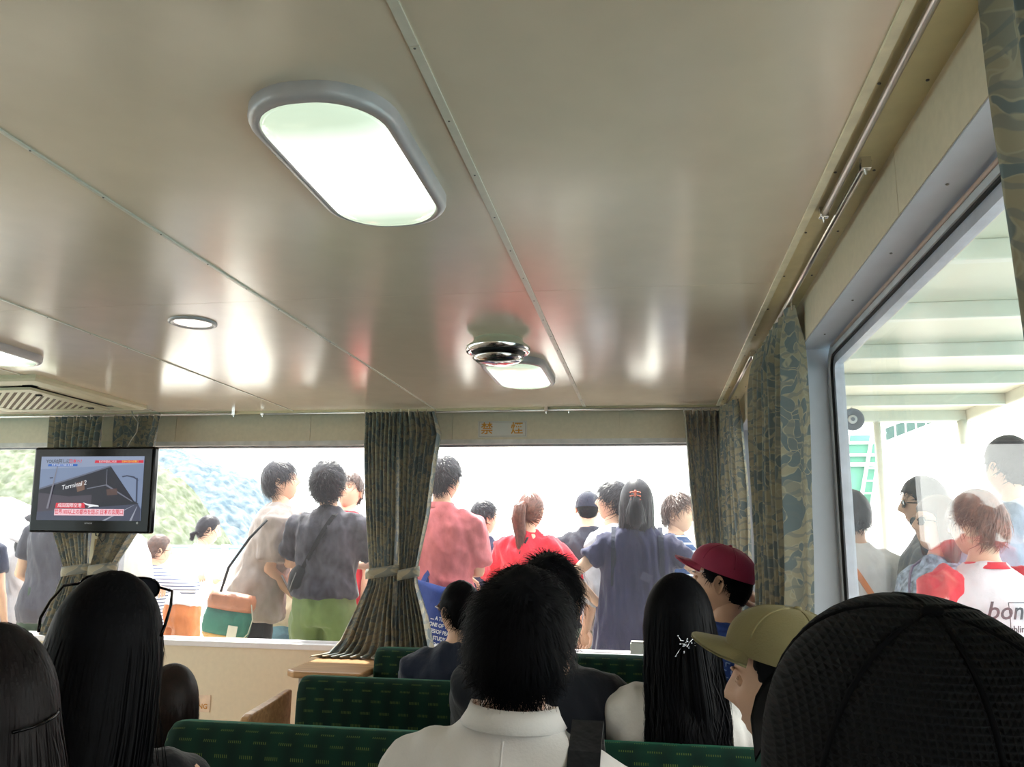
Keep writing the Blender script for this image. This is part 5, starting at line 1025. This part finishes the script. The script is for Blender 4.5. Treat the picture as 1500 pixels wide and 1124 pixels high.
f = Fig('man with glasses in a dark blue shirt, seated in the second row on the left', -.705, 3.12, 1.155, 8, 'm', seated=True, vox=.013, head=(38, -8, 0), hs=.98, handR=(.16, .42, .98), handL=(-.16, .42, .98)); f.body().hair(short_hair, HAIRB, th=.018, n=1800, L=.045, w_=.003, lift=.25, seed=33).shirt(cloth('denim_navy', (.012, .018, .038)), hem=.82, sleeve=.9, off=.036, soff=.034, wr=.012).pants(BLK, top=.95).glasses(mat('amber_frame', (.14, .06, .03), .3))
f.hairo.name = 'hair'
f = Fig('small child with brown hair behind the nearest green bench', -1.385, 2.36, .900, 24, 'f', seated=True, vox=.010, hs=1.55, handR=(.14, .35, .98), handL=(-.14, .35, .98)); f.body(False).hair(long_hair, mat('hair_childbrown', (.012, .006, .005), .5, .35, 60, spec=.25), L=.13, n=1300, th=.012, wd=.086, dp=.075, yc=-.02, seed=34, wave=.014, taper=1.15, ragged=.25, w_=.004).shirt(BLK, hem=.82, sleeve=.8).pants(BLK, top=.95)
f = Fig('woman with long straight black hair and sunglasses pushed up on her head', -.90, 1.30, 1.232, 30, 'f', seated=True, vox=.010, head=(-4, 3, 3), wide=1.08, handR=(.16, .42, .98), handL=(-.16, .42, .98)); f.body(False).hair(long_hair, HAIRB, L=.46, n=4200, th=.018, wd=.106, dp=.055, yc=-.075, seed=35, bk=.05, w_=.0035, taper=1.12, ragged=.06, cover=60, wave=.001)
f.shirt(cloth('black_top', (.003, .003, .005)), hem=.82, sleeve=.9, off=.026).pants(BLK, top=.95); f.glasses(BLACKPL, lens=mat('dark_lens', (.02, .02, .025), .1), M2=Matrix.Translation((0, -.035, .060)) @ Matrix.Rotation(R(24), 4, 'X') @ Matrix.Scale(1.22, 4))
g = G(); rng = np.random.default_rng(5)
for k in range(14): a = rng.uniform(.075, .10); g.tube([(a, -.05, -.06), (a+.012+k*.001, -.05, -.14), (a+.022+k*.002, -.06, -.22), (a+.026+k*.003, -.06, -.30+k*.006)], .0007, 4)
me = g.mesh('stray_hair', []); me.transform(f.HM); f.add('stray_hair', me, HAIRB)
f = Fig('woman with loose dark hair at the bottom left corner, nearest the camera on that side', -.785, .93, 1.185, 36, 'f', seated=True, vox=.010, head=(6, -4, 0), handR=(.16, .42, .98), handL=(-.16, .42, .98)); f.body(False).hair(long_hair, mat('hair_darkbrown', (.006, .0038, .004), .5, .4, 60, spec=.15), L=.44, n=4200, th=.016, wd=.118, dp=.06, yc=-.07, seed=36, bk=.05, w_=.003, taper=1.25, ragged=.08, cover=55, wave=.002).shirt(cloth('black_top', (0, 0, 0)), hem=.82, sleeve=.9, off=.026).pants(BLK, top=.95)
g = G(); g.tube([(.0+.09*math.sin(a), -.02-.115*math.cos(a), .02) for a in [R(20+k*8) for k in range(11)]], .0022, 6); me = g.mesh('hair_pin', []); me.transform(f.HM); f.add('hair_pin', me, BLACKPL)
PRT = mat('printed_blouse', (.58, .55, .52), .8, .10, 7, .1)
f = Fig('woman with long black hair held by a sparkling clip, in a white printed blouse', .070, 2.27, 1.216, 3, 'f', seated=True, vox=.011, head=(4, 0, 0), wide=1.0, handR=(.16, .42, .98), handL=(-.16, .42, .98)); f.body(False).hair(lambda g, **k: (long_hair(g, **k), tail(g, [(.02, -.105, -.04), (.02, -.125, -.10), (.03, -.135, -.22), (.04, -.135, -.38)], [.026, .032, .04, .02], 500, 37, w_=.003)), HAIRB, L=.50, n=3400, th=.020, wd=.098, dp=.05, yc=-.07, seed=37, bk=.05, w_=.003, taper=1.12, ragged=.22, wave=.012, cover=64)
f.shirt(PRT, hem=.82, sleeve=1.0, off=.034, soff=.032, wr=.010).pants(BLK, top=.95)
g = G(); rng = np.random.default_rng(8)
for k in range(26):
    c = Vector((.0+rng.normal()*.008, -.125, .0+rng.normal()*.006-.045)); d = Vector((rng.normal()*.013, -.008-rng.random()*.006, rng.normal()*.010)); g.tube([c, c+d], [.0013, .0008], 5); g.ball(c+d, .0022, 8, 6)
me = g.mesh('sparkling_clip', []); me.transform(f.HM); f.add('sparkling_clip', me, mat('crystal_silver', (.75, .78, .85), .12, metal=1))
f = Fig('woman in a khaki cap looking left, seated to the right of the white shirt', .222, 1.40, 1.196, 12, 'f', seated=True, vox=.010, head=(58, 0, 0), handR=(.14, .42, .98), handL=(-.14, .42, .98), skin=SKIN); f.body().hair(long_hair, HAIRB, L=.36, n=2600, th=.008, wd=.075, dp=.05, yc=-.055, seed=38, bk=.05, w_=.003, taper=.9, cover=74, fringe=-.02).shirt(BLK, hem=.82, sleeve=.9).pants(BLK, top=.95)
f.cap(mat('khaki_twill', (.18, .150, .068), .85, .10, 10, .15, 320), r=(.092, .112, .078), tilt=12, z=.056, brim_l=.066)
g = G()
for a in (-100, -40, 20): t_ = R(a); g.ball(f.HM @ Vector((.0865*math.sin(t_)*.80, .106*math.cos(t_)*.80, .024+.080)), .003, 8, 6)
f.addg('eyelet', g, mat('khaki_thread', (.20, .17, .06), .8), f.capo)
BLUEP = mat('blue_patterned_shirt', (.02, .055, .24), .8, .1)
f = Fig('man in a dark red cap and a blue patterned shirt, head turned left', .175, 3.06, 1.305, -4, 'm', seated=True, side=8, wide=.94, vox=.012, head=(74, 4, 0), skin=SKIN2, handR=(.185, .16, 1.50), handL=(-.16, .42, .98), hintR=(.5, .5, -1), curl=.55, hs=1.02); f.body().hair(short_hair, HAIRB, th=.012, n=1500, L=.022, w_=.003, lift=.2, seed=39, under=.30).shirt(BLUEP, hem=.82, sleeve=.8, off=.034, soff=.03, wr=.008).pants(BLK, top=.95).collar(mat('blue_collar', (.012, .04, .20), .8), r=.066, h=.012)
mp_ = G(); WP = mat('pale_blue_print', (.22, .32, .62), .7)
for i in range(-5, 6):
    for j in range(11):
        x = i*.030+(.010 if j % 2 else 0); z = 1.36-j*.022
        a = [f.surf(x, z, -1, f.off+.010), f.surf(x+.014, z-.003, -1, f.off+.010)]; b_ = [f.surf(x, z, -1, f.off+.010), f.surf(x+.001, z-.013, -1, f.off+.010)]
        mp_.tube(a, .0018, 4); mp_.tube(b_, .0018, 4)
tag(f.addg('woven_pattern', mp_, WP), kind='stuff')
RC = mat('dark_red_twill', (.26, .012, .05), .75, .08, 10, .12, 320)
f.cap(RC, r=(.090, .112, .080), tilt=15, z=.046, brim_l=.062)
text('cap_lettering', 'NEW YORK', .012, WHT, f.capo, tuple((f.HM @ Vector((-.079, .068, .030)))*f.s), rot=(PI/2, 0, R(74-62)))
MESHC = nodes('black_cap_mesh')
def mesh_cap():
    m, nt, b = MESHC; L = nt.links; t = N(nt, 'ShaderNodeTexCoord'); w1 = N(nt, 'ShaderNodeTexWave'); w1.bands_direction = 'Z'; w1.inputs['Scale'].default_value = 75; L.new(t.outputs['Object'], w1.inputs[0])
    w2 = N(nt, 'ShaderNodeTexWave'); w2.bands_direction = 'X'; w2.inputs['Scale'].default_value = 75; L.new(t.outputs['Object'], w2.inputs[0])
    mm = N(nt, 'ShaderNodeMath', operation='MAXIMUM'); L.new(w1.outputs[0], mm.inputs[0]); L.new(w2.outputs[0], mm.inputs[1])
    rp = N(nt, 'ShaderNodeValToRGB'); rp.color_ramp.elements[0].color = (.0006, .0006, .0008, 1); rp.color_ramp.elements[1].color = (.005, .0052, .0065, 1); L.new(w1.outputs[0], rp.inputs[0]); L.new(rp.outputs[0], b.inputs['Base Color'])
    b.inputs['Roughness'].default_value = .8; b.inputs['Specular IOR Level'].default_value = .15
    bp = N(nt, 'ShaderNodeBump'); bp.inputs['Strength'].default_value = .7; bp.inputs['Distance'].default_value = .004; L.new(mm.outputs[0], bp.inputs['Height']); L.new(bp.outputs[0], b.inputs['Normal']); return m
f = Fig('person in a large black mesh cap at the bottom right, nearest to the camera', .184, .64, 1.250, 2, 'm', seated=True, vox=.011, head=(4, 4, 0), hs=1.04, handR=(.14, .42, .98), handL=(-.14, .42, .98)); f.body(False).hair(short_hair, HAIRB, th=.010, n=1200, L=.03, w_=.003, lift=.1, seed=40, under=.0).shirt(BLK, hem=.82, sleeve=.9).pants(BLK, top=.95)
f.cap(mesh_cap(), brimm=mat('black_twill', (.0022, .0022, .003), .9, spec=.1), r=(.107, .124, .122), tilt=24, z=.010, brim_l=.075)
